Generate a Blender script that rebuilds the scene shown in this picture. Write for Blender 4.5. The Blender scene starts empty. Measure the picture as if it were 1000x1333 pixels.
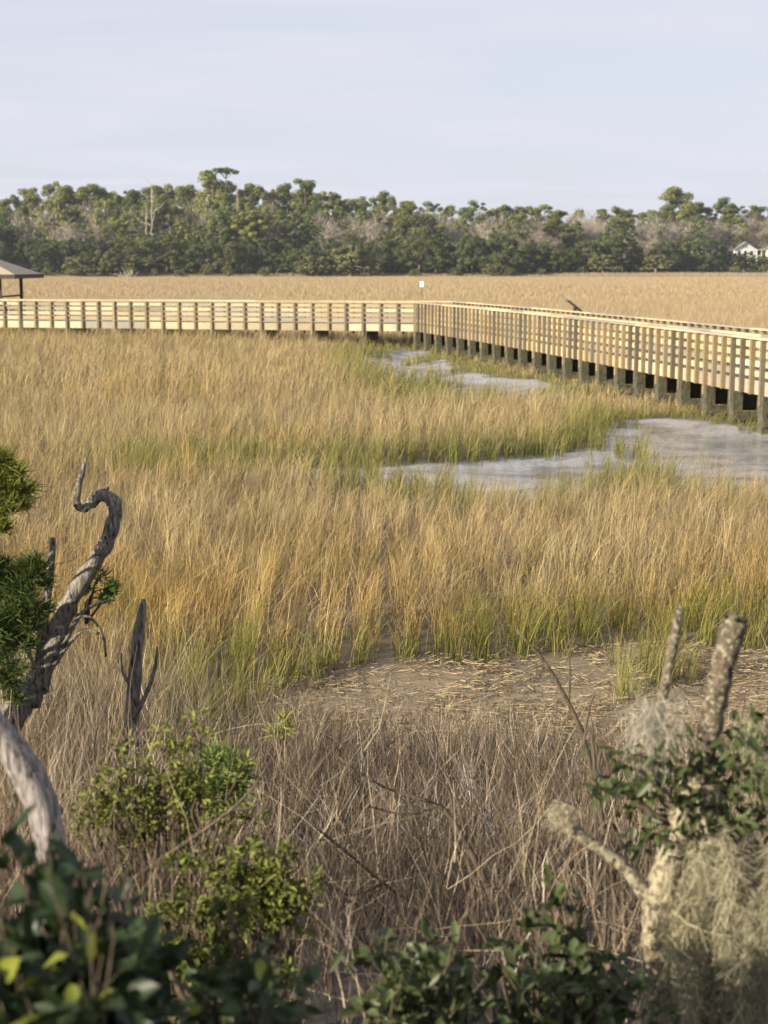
import bpy, math, random
import numpy as np
from mathutils import Vector, Matrix

random.seed(7)
RNG = np.random.default_rng(11)
scene = bpy.context.scene
COL = scene.collection
R = math.radians

# ------------------------------------------------------------------ camera
FPX, HOR, EYE = 2000.0, 346.0, 3.3          # focal length in photo pixels, horizon row, eye height over the marsh
PITCH = math.atan((666.5 - HOR) / FPX)
CAM = np.array([0.0, 0.0, EYE])
FW = np.array([0, math.cos(PITCH), -math.sin(PITCH)])
UP = np.array([0, math.sin(PITCH), math.cos(PITCH)])

def P(px, py, d):
    """world point seen at photo pixel (px, py) at forward distance d"""
    v = FW + UP * ((666.5 - py) / FPX) + np.array([1, 0, 0]) * ((px - 500) / FPX)
    return Vector(CAM + v * (d / v[1]))

def G(px, py, z=0.0):
    v = FW + UP * ((666.5 - py) / FPX) + np.array([1, 0, 0]) * ((px - 500) / FPX)
    q = CAM + v * ((z - EYE) / v[2])
    return (q[0], q[1])

cam = bpy.data.cameras.new('camera')
cam.sensor_fit = 'VERTICAL'; cam.sensor_height = 36; cam.sensor_width = 27
cam.lens = FPX / 1333 * 36
cam.clip_start = 0.1; cam.clip_end = 8000
cam.dof.use_dof = True; cam.dof.focus_distance = 10.5; cam.dof.aperture_fstop = 4.3
co = bpy.data.objects.new('camera', cam); COL.objects.link(co)
co.location = (0, 0, EYE); co.rotation_euler = (math.pi / 2 - PITCH, 0, 0)
scene.camera = co

# ------------------------------------------------------------------ materials
def new_mat(name):
    m = bpy.data.materials.new(name); m.use_nodes = True
    nt = m.node_tree; nt.nodes.clear()
    return m, nt, nt.nodes.new('ShaderNodeOutputMaterial')

def N(nt, kind, **kw):
    n = nt.nodes.new(kind)
    for k, v in kw.items():
        if k in n.inputs: n.inputs[k].default_value = v
        else: setattr(n, k, v)
    return n

def mixrgb(nt, fac, a, b, mode='MIX'):
    n = nt.nodes.new('ShaderNodeMix'); n.data_type = 'RGBA'; n.blend_type = mode
    for sock, val in ((n.inputs[0], fac), (n.inputs[6], a), (n.inputs[7], b)):
        if hasattr(val, 'is_output') or hasattr(val, 'links'): nt.links.new(val, sock)
        else: sock.default_value = val
    return n.outputs[2]

def ramp(nt, src, stops):
    r = nt.nodes.new('ShaderNodeValToRGB')
    el = r.color_ramp.elements
    while len(el) < len(stops): el.new(0.5)
    for e, (p, c) in zip(el, stops):
        e.position = p; e.color = c if len(c) == 4 else (*c, 1)
    nt.links.new(src, r.inputs[0])
    return r.outputs[0]

def noise(nt, scale, detail=4, rough=0.55, vec=None, dist=0.0):
    n = N(nt, 'ShaderNodeTexNoise', Scale=scale, Detail=detail, Roughness=rough, Distortion=dist)
    if vec is not None: nt.links.new(vec, n.inputs['Vector'])
    return n.outputs['Fac']

def objco(nt):
    return nt.nodes.new('ShaderNodeTexCoord').outputs['Object']

def mat_leafy(name, trans=0.25, gloss=0.0, rough=0.5, rnd=0.0, bright=1.0):
    """leaf or blade: colour from the mesh's own tint, some light passing through"""
    m, nt, out = new_mat(name)
    a = N(nt, 'ShaderNodeAttribute', attribute_name='tint')
    c = a.outputs['Color']
    if rnd:
        oi = nt.nodes.new('ShaderNodeObjectInfo')
        c = mixrgb(nt, 1.0, c, ramp(nt, oi.outputs['Random'], [(0, (1 - rnd, 1 - rnd * .8, 1 - rnd)), (.5, (1, 1, 1)), (1, (1 + rnd * 1.1, 1 + rnd * .7, 1 + rnd * .3))]), 'MULTIPLY')
    d = N(nt, 'ShaderNodeBsdfPrincipled', Roughness=rough)
    d.inputs['Specular IOR Level'].default_value = gloss
    nt.links.new(c, d.inputs['Base Color'])
    t = nt.nodes.new('ShaderNodeBsdfTranslucent'); nt.links.new(c, t.inputs['Color'])
    mx = N(nt, 'ShaderNodeMixShader'); mx.inputs[0].default_value = trans
    nt.links.new(d.outputs[0], mx.inputs[1]); nt.links.new(t.outputs[0], mx.inputs[2])
    nt.links.new(mx.outputs[0], out.inputs[0])
    return m

def mat_bark(name, dark, light, lichen=None, scale=12, bump=0.6, lichen_amt=0.5, stretch=5.0, crack=False):
    m, nt, out = new_mat(name)
    co_ = objco(nt)
    mp = N(nt, 'ShaderNodeMapping'); mp.inputs['Scale'].default_value = (stretch, stretch, 1.0)
    nt.links.new(co_, mp.inputs['Vector'])
    n1 = noise(nt, scale, 6, .65, mp.outputs[0])
    c = ramp(nt, n1, [(.32, dark), (.62, light)])
    if lichen:
        n2 = noise(nt, scale * 2.3, 5, .6, co_)
        k = ramp(nt, n2, [(lichen_amt, (0, 0, 0)), (lichen_amt + .07, (1, 1, 1))])
        c = mixrgb(nt, k, c, (*lichen, 1))
    if crack:
        m2 = N(nt, 'ShaderNodeMapping'); m2.inputs['Scale'].default_value = (stretch * 4, stretch * 4, 1.6); nt.links.new(co_, m2.inputs['Vector'])
        c = mixrgb(nt, ramp(nt, noise(nt, scale * .5, 3, .6, m2.outputs[0], .6), [(.36, (1, 1, 1)), (.43, (0, 0, 0))]), c, (*[q * .45 for q in dark], 1))
    b = N(nt, 'ShaderNodeBsdfPrincipled', Roughness=.9); b.inputs['Specular IOR Level'].default_value = .15
    nt.links.new(c, b.inputs['Base Color'])
    bp = N(nt, 'ShaderNodeBump', Strength=bump, Distance=.02); nt.links.new(n1, bp.inputs['Height'])
    nt.links.new(bp.outputs[0], b.inputs['Normal'])
    nt.links.new(b.outputs[0], out.inputs[0])
    return m

def mat_tint(name, rough=.8, grain=0.0, gscale=(1, 1, 1), spec=.2, rnd=0.0):
    m, nt, out = new_mat(name)
    a = N(nt, 'ShaderNodeAttribute', attribute_name='tint'); c = a.outputs['Color']
    if rnd:
        oi = nt.nodes.new('ShaderNodeObjectInfo')
        c = mixrgb(nt, 1.0, c, ramp(nt, oi.outputs['Random'], [(0, (1 - rnd,) * 3), (1, (1 + rnd, 1 + rnd, 1 + rnd * .8))]), 'MULTIPLY')
    b = N(nt, 'ShaderNodeBsdfPrincipled', Roughness=rough); b.inputs['Specular IOR Level'].default_value = spec
    if grain:
        mp = N(nt, 'ShaderNodeMapping'); mp.inputs['Scale'].default_value = gscale
        nt.links.new(objco(nt), mp.inputs['Vector'])
        n1 = noise(nt, 1.0, 6, .65, mp.outputs[0])
        c = mixrgb(nt, 1.0, c, ramp(nt, n1, [(.3, (1 - grain,) * 3), (.7, (1 + grain * .5,) * 3)]), 'MULTIPLY')
        n2 = noise(nt, .9, 3, .6, objco(nt))
        c = mixrgb(nt, ramp(nt, n2, [(.55, (0, 0, 0)), (.75, (.45, .45, .45))]), c, (.19, .17, .14, 1))
    nt.links.new(c, b.inputs['Base Color'])
    nt.links.new(b.outputs[0], out.inputs[0])
    return m

def mat_plain(name, c, rough=.8, spec=.3):
    m, nt, out = new_mat(name)
    n1 = noise(nt, 3.0, 5, .6, objco(nt))
    cc = mixrgb(nt, 1.0, (*c, 1), ramp(nt, n1, [(.3, (.8, .8, .8)), (.7, (1.1, 1.1, 1.1))]), 'MULTIPLY')
    b = N(nt, 'ShaderNodeBsdfPrincipled', Roughness=rough); b.inputs['Specular IOR Level'].default_value = spec
    nt.links.new(cc, b.inputs['Base Color']); nt.links.new(b.outputs[0], out.inputs[0])
    return m

M = {}
M['grass'] = mat_leafy('dry_grass', .30)
M['brush'] = mat_tint('dead_stems', .85)
M['pine'] = mat_leafy('pine_needles', .12, rnd=.28)
M['oak'] = mat_leafy('oak_leaves', .10, rnd=.25)
M['bare'] = mat_tint('bare_twigs', .9, rnd=.18)
M['leaf'] = mat_leafy('glossy_leaf', .22, gloss=.26, rough=.42)
M['juniper'] = mat_leafy('juniper_scale', .2, gloss=.15)
M['moss'] = mat_leafy('spanish_moss', .3)
M['tree_bark'] = mat_bark('tree_bark', (.07, .055, .045), (.19, .16, .13), scale=3)
M['snag'] = mat_bark('bleached_wood', (.18, .155, .12), (.36, .32, .25), scale=3)
M['dead_wood'] = mat_bark('grey_dead_wood', (.04, .032, .026), (.27, .24, .22), (.20, .21, .105), scale=16, bump=1.0, lichen_amt=.55, stretch=3.5, crack=True)
M['silver_wood'] = mat_bark('silvery_wood', (.05, .04, .034), (.40, .365, .335), scale=8, bump=1.0, stretch=9, crack=True)
M['lichen_bark'] = mat_bark('lichen_bark', (.035, .026, .02), (.17, .135, .095), (.30, .28, .19), scale=32, bump=1.0, lichen_amt=.52, stretch=2.0)
M['pale_bark'] = mat_bark('pale_lichen_bark', (.04, .03, .022), (.20, .16, .11), (.30, .275, .185), scale=22, bump=1.0, lichen_amt=.46, stretch=2.0)
M['twig'] = mat_bark('twig_bark', (.045, .034, .025), (.13, .10, .07), scale=20)
M['plank'] = mat_tint('new_pine_plank', .75, grain=.22, gscale=(3, 3, 30))
M['pile'] = mat_bark('tarred_pile', (.028, .026, .02), (.10, .09, .062), (.085, .09, .05), scale=6, stretch=3)
M['roof'] = mat_plain('weathered_shingle', (.34, .285, .205))
M['dark_wood'] = mat_plain('dark_brown_wood', (.06, .045, .035))
M['sign_black'] = mat_plain('black_metal', (.02, .02, .023), .45, .5)
M['white'] = mat_plain('white_paint', (.8, .8, .76), .6)
M['cream'] = mat_plain('cream_paint', (.78, .72, .5), .6)
M['grey_roof'] = mat_plain('grey_shingle', (.33, .33, .35))
M['glass'] = mat_plain('dark_glass', (.03, .035, .045), .1, .6)
M['panel'] = mat_plain('sign_face', (.2, .26, .25), .4, .5)

# ------------------------------------------------------------------ mesh helpers
def tag(o, label=None, cat=None, group=None, kind=None):
    if label: o['label'] = label
    if cat: o['category'] = cat
    if group: o['group'] = group
    if kind: o['kind'] = kind
    return o

def empty(name, loc=(0, 0, 0), rz=0.0):
    o = bpy.data.objects.new(name, None); COL.objects.link(o)
    o.location = loc; o.rotation_euler = (0, 0, rz); o.empty_display_size = .2
    return o

def np_mesh(name, verts, faces, tint=None, smooth=False, mat=None):
    """faces: list of integer arrays (n, k)"""
    me = bpy.data.meshes.new(name)
    verts = np.asarray(verts, dtype=np.float32).reshape(-1, 3)
    faces = [np.asarray(f, dtype=np.int32) for f in faces if len(f)]
    nl = sum(f.size for f in faces); npo = sum(len(f) for f in faces)
    me.vertices.add(len(verts)); me.vertices.foreach_set('co', verts.ravel())
    me.loops.add(nl); me.polygons.add(npo)
    me.loops.foreach_set('vertex_index', np.concatenate([f.ravel() for f in faces]))
    tot = np.concatenate([np.full(len(f), f.shape[1], np.int32) for f in faces])
    st = np.concatenate([[0], np.cumsum(tot)[:-1]]).astype(np.int32)
    me.polygons.foreach_set('loop_start', st)
    me.polygons.foreach_set('loop_total', tot)
    if smooth: me.polygons.foreach_set('use_smooth', np.ones(npo, bool))
    if tint is not None:
        a = me.color_attributes.new('tint', 'FLOAT_COLOR', 'POINT')
        t = np.ones((len(verts), 4), np.float32); t[:, :3] = tint
        a.data.foreach_set('color', t.ravel())
    me.update(calc_edges=True)
    if mat: me.materials.append(mat)
    return me

def link(name, me, parent=None, loc=None, rz=0.0):
    o = bpy.data.objects.new(name, me); COL.objects.link(o)
    if parent: o.parent = parent
    if loc is not None: o.location = loc
    o.rotation_euler = (0, 0, rz)
    return o

class MB:
    """collects boxes, tubes and polygons of ONE part"""
    def __init__(s): s.v = []; s.f = []; s.c = []
    def add(s, vs, fs, c=(1, 1, 1)):
        b = len(s.v); s.v += [tuple(v) for v in vs]; s.c += [c] * len(vs)
        s.f += [tuple(b + i for i in f) for f in fs]
    def obox(s, p0, p1, w, z0, z1, c=(1, 1, 1), off=0.0, ext=0.0):
        """a board from p0 to p1 (2D), w wide across, from z0 to z1, shifted off along the left normal"""
        a = np.array(p0[:2], float); b = np.array(p1[:2], float)
        u = (b - a) / np.linalg.norm(b - a); n = np.array([-u[1], u[0]])
        a = a - u * ext + n * off; b = b + u * ext + n * off
        q = [a - n * w / 2, b - n * w / 2, b + n * w / 2, a + n * w / 2]
        vs = [(x, y, z0) for x, y in q] + [(x, y, z1) for x, y in q]
        s.add(vs, [(3, 2, 1, 0), (4, 5, 6, 7), (0, 1, 5, 4), (1, 2, 6, 5), (2, 3, 7, 6), (3, 0, 4, 7)], c)
    def tube(s, pts, rad, sides=8, c=(1, 1, 1), lump=0.0, cap=True, jag=0.0):
        pts = [Vector(p) for p in pts]; n = len(pts); base = len(s.v)
        ref = Vector((0.31, 0.87, 0.12)).normalized(); prev = None
        for i, p in enumerate(pts):
            t = (pts[min(i + 1, n - 1)] - pts[max(i - 1, 0)]).normalized()
            x = (prev - t * prev.dot(t)) if prev is not None else (ref - t * ref.dot(t))
            if x.length < 1e-4: x = Vector((1, 0, 0)) - t * t.x
            x.normalize(); prev = x; y = t.cross(x)
            for k in range(sides):
                a = 2 * math.pi * k / sides
                r = rad[i] * (1 + (random.uniform(-lump, lump) if lump else 0))
                s.v.append(tuple(p + x * (math.cos(a) * r) + y * (math.sin(a) * r) + (t * (random.uniform(-1, .6) * jag * rad[i]) if jag and i == n - 1 else Vector()))); s.c.append(c)
        for i in range(n - 1):
            for k in range(sides):
                k2 = (k + 1) % sides
                s.f.append((base + i * sides + k, base + i * sides + k2, base + (i + 1) * sides + k2, base + (i + 1) * sides + k))
        if cap:
            s.f.append(tuple(base + k for k in reversed(range(sides))))
            s.f.append(tuple(base + (n - 1) * sides + k for k in range(sides)))
    def mesh(s, name, mat, smooth=False):
        me = bpy.data.meshes.new(name); me.from_pydata(s.v, [], s.f)
        a = me.color_attributes.new('tint', 'FLOAT_COLOR', 'POINT')
        t = np.ones((len(s.v), 4), np.float32); t[:, :3] = np.array(s.c, np.float32)
        a.data.foreach_set('color', t.ravel())
        if smooth: me.polygons.foreach_set('use_smooth', np.ones(len(me.polygons), bool))
        me.materials.append(mat); me.update()
        return me
    def build(s, name, mat, parent=None, smooth=False, loc=None):
        return link(name, s.mesh(name, mat, smooth), parent, loc)

def spline(pts, n):
    """Catmull-Rom through rows of any length"""
    p = np.array(pts, float); p = np.vstack([2 * p[0] - p[1], p, 2 * p[-1] - p[-2]])
    out = []
    segs = len(p) - 3
    for t in np.linspace(0, segs - 1e-6, n):
        i = int(t); u = t - i; a, b, c, d = p[i:i + 4]
        out.append(.5 * (2 * b + (c - a) * u + (2 * a - 5 * b + 4 * c - d) * u * u + (3 * b - a - 3 * c + d) * u ** 3))
    return np.array(out)

def _hash(ix, iy, seed):
    h = (ix.astype(np.int64) * 374761393 + iy.astype(np.int64) * 668265263 + seed * 982451653) & 0x7fffffff
    h = ((h ^ (h >> 13)) * 1274126177) & 0x7fffffff
    return ((h ^ (h >> 16)) & 0xffff) / 65535.0

def vnoise(x, y, scale, seed=0, octaves=2):
    """smooth value noise in 0..1"""
    tot = 0.0; amp = 1.0; s = 0.0
    for o in range(octaves):
        fx = np.asarray(x) / scale * 2 ** o; fy = np.asarray(y) / scale * 2 ** o
        ix = np.floor(fx); iy = np.floor(fy); u = fx - ix; v = fy - iy
        u = u * u * (3 - 2 * u); v = v * v * (3 - 2 * v)
        h = lambda a, b: _hash(ix + a, iy + b, seed + o * 17)
        tot = tot + amp * ((h(0, 0) * (1 - u) + h(1, 0) * u) * (1 - v) + (h(0, 1) * (1 - u) + h(1, 1) * u) * v)
        s += amp; amp *= .5
    return tot / s

def smooth01(x, a, b):
    t = np.clip((np.asarray(x, float) - a) / (b - a), 0, 1); return t * t * (3 - 2 * t)

def in_poly(x, y, poly):
    inside = np.zeros(len(x), bool); n = len(poly)
    for i in range(n):
        x0, y0 = poly[i]; x1, y1 = poly[(i + 1) % n]
        c = (y0 > y) != (y1 > y)
        with np.errstate(divide='ignore', invalid='ignore'):
            xi = (x1 - x0) * (y - y0) / (y1 - y0 + 1e-12) + x0
        inside ^= c & (x < xi)
    return inside

def poly_dist(x, y, poly):
    """signed distance to a closed outline, negative inside"""
    d2 = np.full(len(x), 1e9); n = len(poly)
    for i in range(n):
        ax, ay = poly[i]; bx, by = poly[(i + 1) % n]
        dx, dy = bx - ax, by - ay; L = dx * dx + dy * dy + 1e-12
        t = np.clip(((x - ax) * dx + (y - ay) * dy) / L, 0, 1)
        d2 = np.minimum(d2, (x - ax - t * dx) ** 2 + (y - ay - t * dy) ** 2)
    d = np.sqrt(d2)
    return np.where(in_poly(x, y, poly), -d, d)

# ------------------------------------------------------------------ the lie of the land
# creek channels and bare mud, as outlines on the marsh
CREEK_LOW = [G(*q) for q in [(205, 613), (330, 615), (452, 612), (490, 608), (560, 603), (650, 594), (740, 590), (785, 583), (797, 566), (800, 552), (850, 547), (915, 547), (960, 556), (1010, 558), (1200, 560), (1400, 565),
                             (1400, 660), (1150, 652), (1000, 644), (860, 640), (740, 646), (640, 652), (540, 640), (480, 630), (440, 621), (330, 621), (205, 617)]]
CREEK_UP = [G(*q) for q in [(462, 470), (492, 459), (520, 453), (550, 453), (572, 470), (610, 488), (690, 496), (715, 504), (705, 518), (650, 526), (585, 532), (535, 520), (496, 488)]]
ISLAND = [G(*q) for q in [(548, 517), (600, 513), (642, 515), (640, 522), (590, 524), (550, 523)]]
PATCH = [G(*q) for q in [(340, 808), (385, 800), (440, 803), (450, 812), (410, 820), (355, 818)]]
NEAR_MUD = [G(*q) for q in [(330, 912), (400, 897), (450, 884), (560, 872), (640, 866), (720, 856), (850, 850), (1000, 846), (1300, 842), (1300, 1010), (1000, 1000), (800, 985), (600, 985), (450, 985), (370, 960)]]
OPEN = [CREEK_LOW, CREEK_UP, PATCH, NEAR_MUD]

def open_dist(x, y):
    """signed distance to bare ground (negative on it)"""
    wob = (vnoise(x, y, 1.1, 5, 3) - .5) * np.clip(y / 17, .8, 1.9)
    d = poly_dist(x, y, CREEK_LOW)
    for q in OPEN[1:]: d = np.minimum(d, poly_dist(x, y, q))
    isl = poly_dist(x, y, ISLAND)
    d = np.maximum(d, -isl)
    d = np.maximum(d, (vnoise(x, y * .6, np.where(y > 16.5, 1.5, .8), 91, 2) - np.where(y > 16.5, .76, .73)) * 4)
    return d + wob

def creek_dist(x, y):
    wob = (vnoise(x, y, 1.3, 9, 3) - .5) * .7
    return np.minimum(poly_dist(x, y, CREEK_LOW), poly_dist(x, y, CREEK_UP)) + wob

def ground_z(x, y, cd=None):
    bank = 1.75 * (1 - smooth01(y, -.5, 10.6))
    rel = ((vnoise(x, y, 2.6, 3, 3) - .5) * .07 + (vnoise(x * .6, y, .55, 8, 2) - .5) * .035) * np.clip(1 - (y - 60) / 200, 0, 1)
    if cd is None: cd = creek_dist(x, y)
    return bank + rel - .15 * smooth01(-cd, -.15, 1.3) + 1.3 * smooth01(y, 405, 440)

def build_ground():
    ys = np.concatenate([np.arange(-30, 0, 1.5), np.arange(0, 9, .14), np.arange(9, 24, .12), np.arange(24, 70, .22), 70 * 1.06 ** np.arange(0, 53)])
    us = np.linspace(-1, 1, 261); us = np.sign(us) * np.abs(us) ** 1.5
    Y = np.repeat(ys, len(us)); X = (us[None, :] * (9 + .55 * np.maximum(ys, 0))[:, None]).ravel()
    far = np.maximum(0, np.repeat(ys, len(us)) - 120); X = X * (1 + far * .0008)
    cd = creek_dist(X, Y); Z = ground_z(X, Y, cd)
    od = open_dist(X, Y)
    mud = np.array([.27, .265, .275]); thatch = np.array([.23, .17, .085]); wrack = np.array([.29, .222, .128]); litter = np.array([.05, .037, .026]); wood = np.array([.06, .055, .04])
    g = smooth01(od, -.1, .35)[:, None]
    c = mud * (1 - g) + np.array([.10, .075, .045]) * g
    dry = (1 - smooth01(Y, 16.5, 17.5))[:, None]; c = c * (1 - dry) + (np.array([.17, .13, .078]) * (1 - g) + np.array([.10, .075, .045]) * g) * dry
    rn = np.abs(vnoise(X * .55 + .9 * vnoise(X, Y, 3, 14, 2), Y, 2.6, 12, 2) - .5); c = c * (1 - .5 * (1 - smooth01(rn, .012, .05))[:, None] * (1 - g))
    f = smooth01(Y, 30, 75)[:, None] * g; c = c * (1 - f) + thatch * f
    nm = smooth01(-poly_dist(X, Y, NEAR_MUD) + (vnoise(X, Y, .9, 32, 3) - .5) * 1.4, -.5, .5)[:, None]
    k = (.35 + .85 * vnoise(X, Y, .5, 31, 4))[:, None]
    c = c * (1 - nm) + wrack * k * nm
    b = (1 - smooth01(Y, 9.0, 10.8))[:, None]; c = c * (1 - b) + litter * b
    w = smooth01(Y, 412, 432)[:, None]; c = c * (1 - w) + wood * w
    nu = len(us); i = np.arange(len(ys) - 1)[:, None] * nu + np.arange(nu - 1)[None, :]; i = i.ravel()
    quads = np.stack([i, i + 1, i + nu + 1, i + nu], 1)
    m, nt, out = new_mat('marsh_soil')
    a = N(nt, 'ShaderNodeAttribute', attribute_name='tint')
    oc = objco(nt)
    n1 = noise(nt, 9, 8, .7, oc); n2 = noise(nt, .9, 5, .6, oc); n3 = noise(nt, 45, 4, .7, oc)
    c1 = mixrgb(nt, 1.0, a.outputs['Color'], ramp(nt, n1, [(.3, (.6, .6, .6)), (.7, (1.25, 1.25, 1.25))]), 'MULTIPLY')
    p = N(nt, 'ShaderNodeBsdfPrincipled'); nt.links.new(c1, p.inputs['Base Color'])
    at = N(nt, 'ShaderNodeAttribute', attribute_name='wet')
    rr = ramp(nt, n2, [(.40, (.10, .10, .10)), (.62, (.30, .30, .30))])
    dry = mixrgb(nt, at.outputs['Fac'], (.95, .95, .95, 1), rr)
    nt.links.new(dry, p.inputs['Roughness'])
    p.inputs['Specular IOR Level'].default_value = .7
    bp = N(nt, 'ShaderNodeBump', Strength=.5, Distance=.03)
    bs = N(nt, 'ShaderNodeMath', operation='MULTIPLY_ADD'); nt.links.new(at.outputs['Fac'], bs.inputs[0]); bs.inputs[1].default_value = -.46; bs.inputs[2].default_value = .5; nt.links.new(bs.outputs[0], bp.inputs['Strength'])
    mm = N(nt, 'ShaderNodeMath', operation='ADD'); nt.links.new(n1, mm.inputs[0]); nt.links.new(n3, mm.inputs[1])
    nt.links.new(mm.outputs[0], bp.inputs['Height']); nt.links.new(bp.outputs[0], p.inputs['Normal'])
    nt.links.new(p.outputs[0], out.inputs[0])
    me = np_mesh('ground', np.stack([X, Y, Z], 1), [quads], c, True, m)
    wet = smooth01(-cd, -.1, .5)
    at_ = me.attributes.new('wet', 'FLOAT', 'POINT'); at_.data.foreach_set('value', wet.astype(np.float32))
    o = link('ground', me); o['kind'] = 'structure'
    # shallow tidal water lying in the creek beds: a sheet the mud rises out of
    m, nt, out = new_mat('tidal_water')
    p = N(nt, 'ShaderNodeBsdfPrincipled', Roughness=.12); p.inputs['Base Color'].default_value = (.16, .15, .14, 1)
    p.inputs['IOR'].default_value = 1.33
    bp = N(nt, 'ShaderNodeBump', Strength=.12, Distance=.02); nt.links.new(noise(nt, 5, 3, .5, objco(nt)), bp.inputs['Height'])
    nt.links.new(bp.outputs[0], p.inputs['Normal']); nt.links.new(p.outputs[0], out.inputs[0])
    mb = MB()
    for q in (CREEK_LOW, CREEK_UP):
        xs = [a for a, b in q]; ys_ = [b for a, b in q]
        x0, x1, y0, y1 = min(xs) - .5, max(xs) + .5, min(ys_) - .5, max(ys_) + .5
        mb.add([(x0, y0, -.158), (x1, y0, -.158), (x1, y1, -.158), (x0, y1, -.158)], [(0, 1, 2, 3)])
    mb.build('water', m)['kind'] = 'structure'

build_ground()

# ------------------------------------------------------------------ grass
def ribbons(pos, h, w, yaw, lean, leandir, c0, c1, segs=2, curl=None):
    """blades rising from pos: arrays of verts, faces, tints"""
    n = len(pos); ts = np.linspace(0, 1, segs + 1)
    sx, sy = np.cos(yaw), np.sin(yaw); lx, ly = np.cos(leandir), np.sin(leandir)
    V = []; C = []
    for k, t in enumerate(ts):
        bend = lean * h * (t ** 1.7)
        z = h * t * (1 - .35 * np.minimum(lean, 1.2) * t)
        cx = pos[:, 0] + lx * bend; cy = pos[:, 1] + ly * bend; cz = pos[:, 2] + z
        if curl is not None:
            cx = cx + curl[:, k, 0]; cy = cy + curl[:, k, 1]
        ww = w * (1 - .75 * t) / 2
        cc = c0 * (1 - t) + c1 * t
        if k < segs:
            V.append(np.stack([cx - sx * ww, cy - sy * ww, cz], 1)); V.append(np.stack([cx + sx * ww, cy + sy * ww, cz], 1)); C += [cc, cc]
        else:
            V.append(np.stack([cx, cy, cz], 1)); C.append(cc)
    per = 2 * segs + 1
    V = np.stack(V, 1).reshape(-1, 3); C = np.stack(C, 1).reshape(-1, 3)
    b = np.arange(n)[:, None] * per
    quads = np.concatenate([b + np.array([[2 * k, 2 * k + 1, 2 * k + 3, 2 * k + 2]]) for k in range(segs - 1)]) if segs > 1 else np.zeros((0, 4), int)
    tris = b + np.array([[2 * segs - 2, 2 * segs - 1, 2 * segs]])
    return V, quads, tris, C

STRAW = np.array([.49, .378, .195]); GOLD = np.array([.49, .352, .135]); ORANGE = np.array([.44, .27, .07]); OLIVE = np.array([.20, .185, .05]); GREEN = np.array([.115, .142, .03]); GREY = np.array([.24, .205, .135]); PALE = np.array([.52, .425, .25])
U = lambda n, a=0., b=1.: RNG.uniform(a, b, n)

def lerp(a, b, t): return a * (1 - t[:, None]) + b * t[:, None]

def strip(d0, d1, per_m2, margin=1.25, extra=1.5):
    """random points over the wedge of marsh between two distances"""
    hw = lambda y: .25 * margin * y + extra
    n = int(per_m2 * (hw(d0) + hw(d1)) * (d1 - d0))
    y = U(n * 1, d0, d1); keep = U(n) < hw(y) / hw(d1)
    y = y[keep]; x = U(len(y), -1, 1) * hw(y)
    return x, y

def seg_dist(x, y, a, b):
    d = b - a; t = np.clip(((x - a[0]) * d[0] + (y - a[1]) * d[1]) / (d @ d), 0, 1)
    return np.hypot(x - a[0] - t * d[0], y - a[1] - t * d[1])

CORNER = np.array([1.24, 62.0]); LEFT_END = np.array([-22.5, 67.6]); RIGHT_END = np.array([7.62, 30.4])
FAR_RIGHT = RIGHT_END + (RIGHT_END - CORNER) * .2

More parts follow.
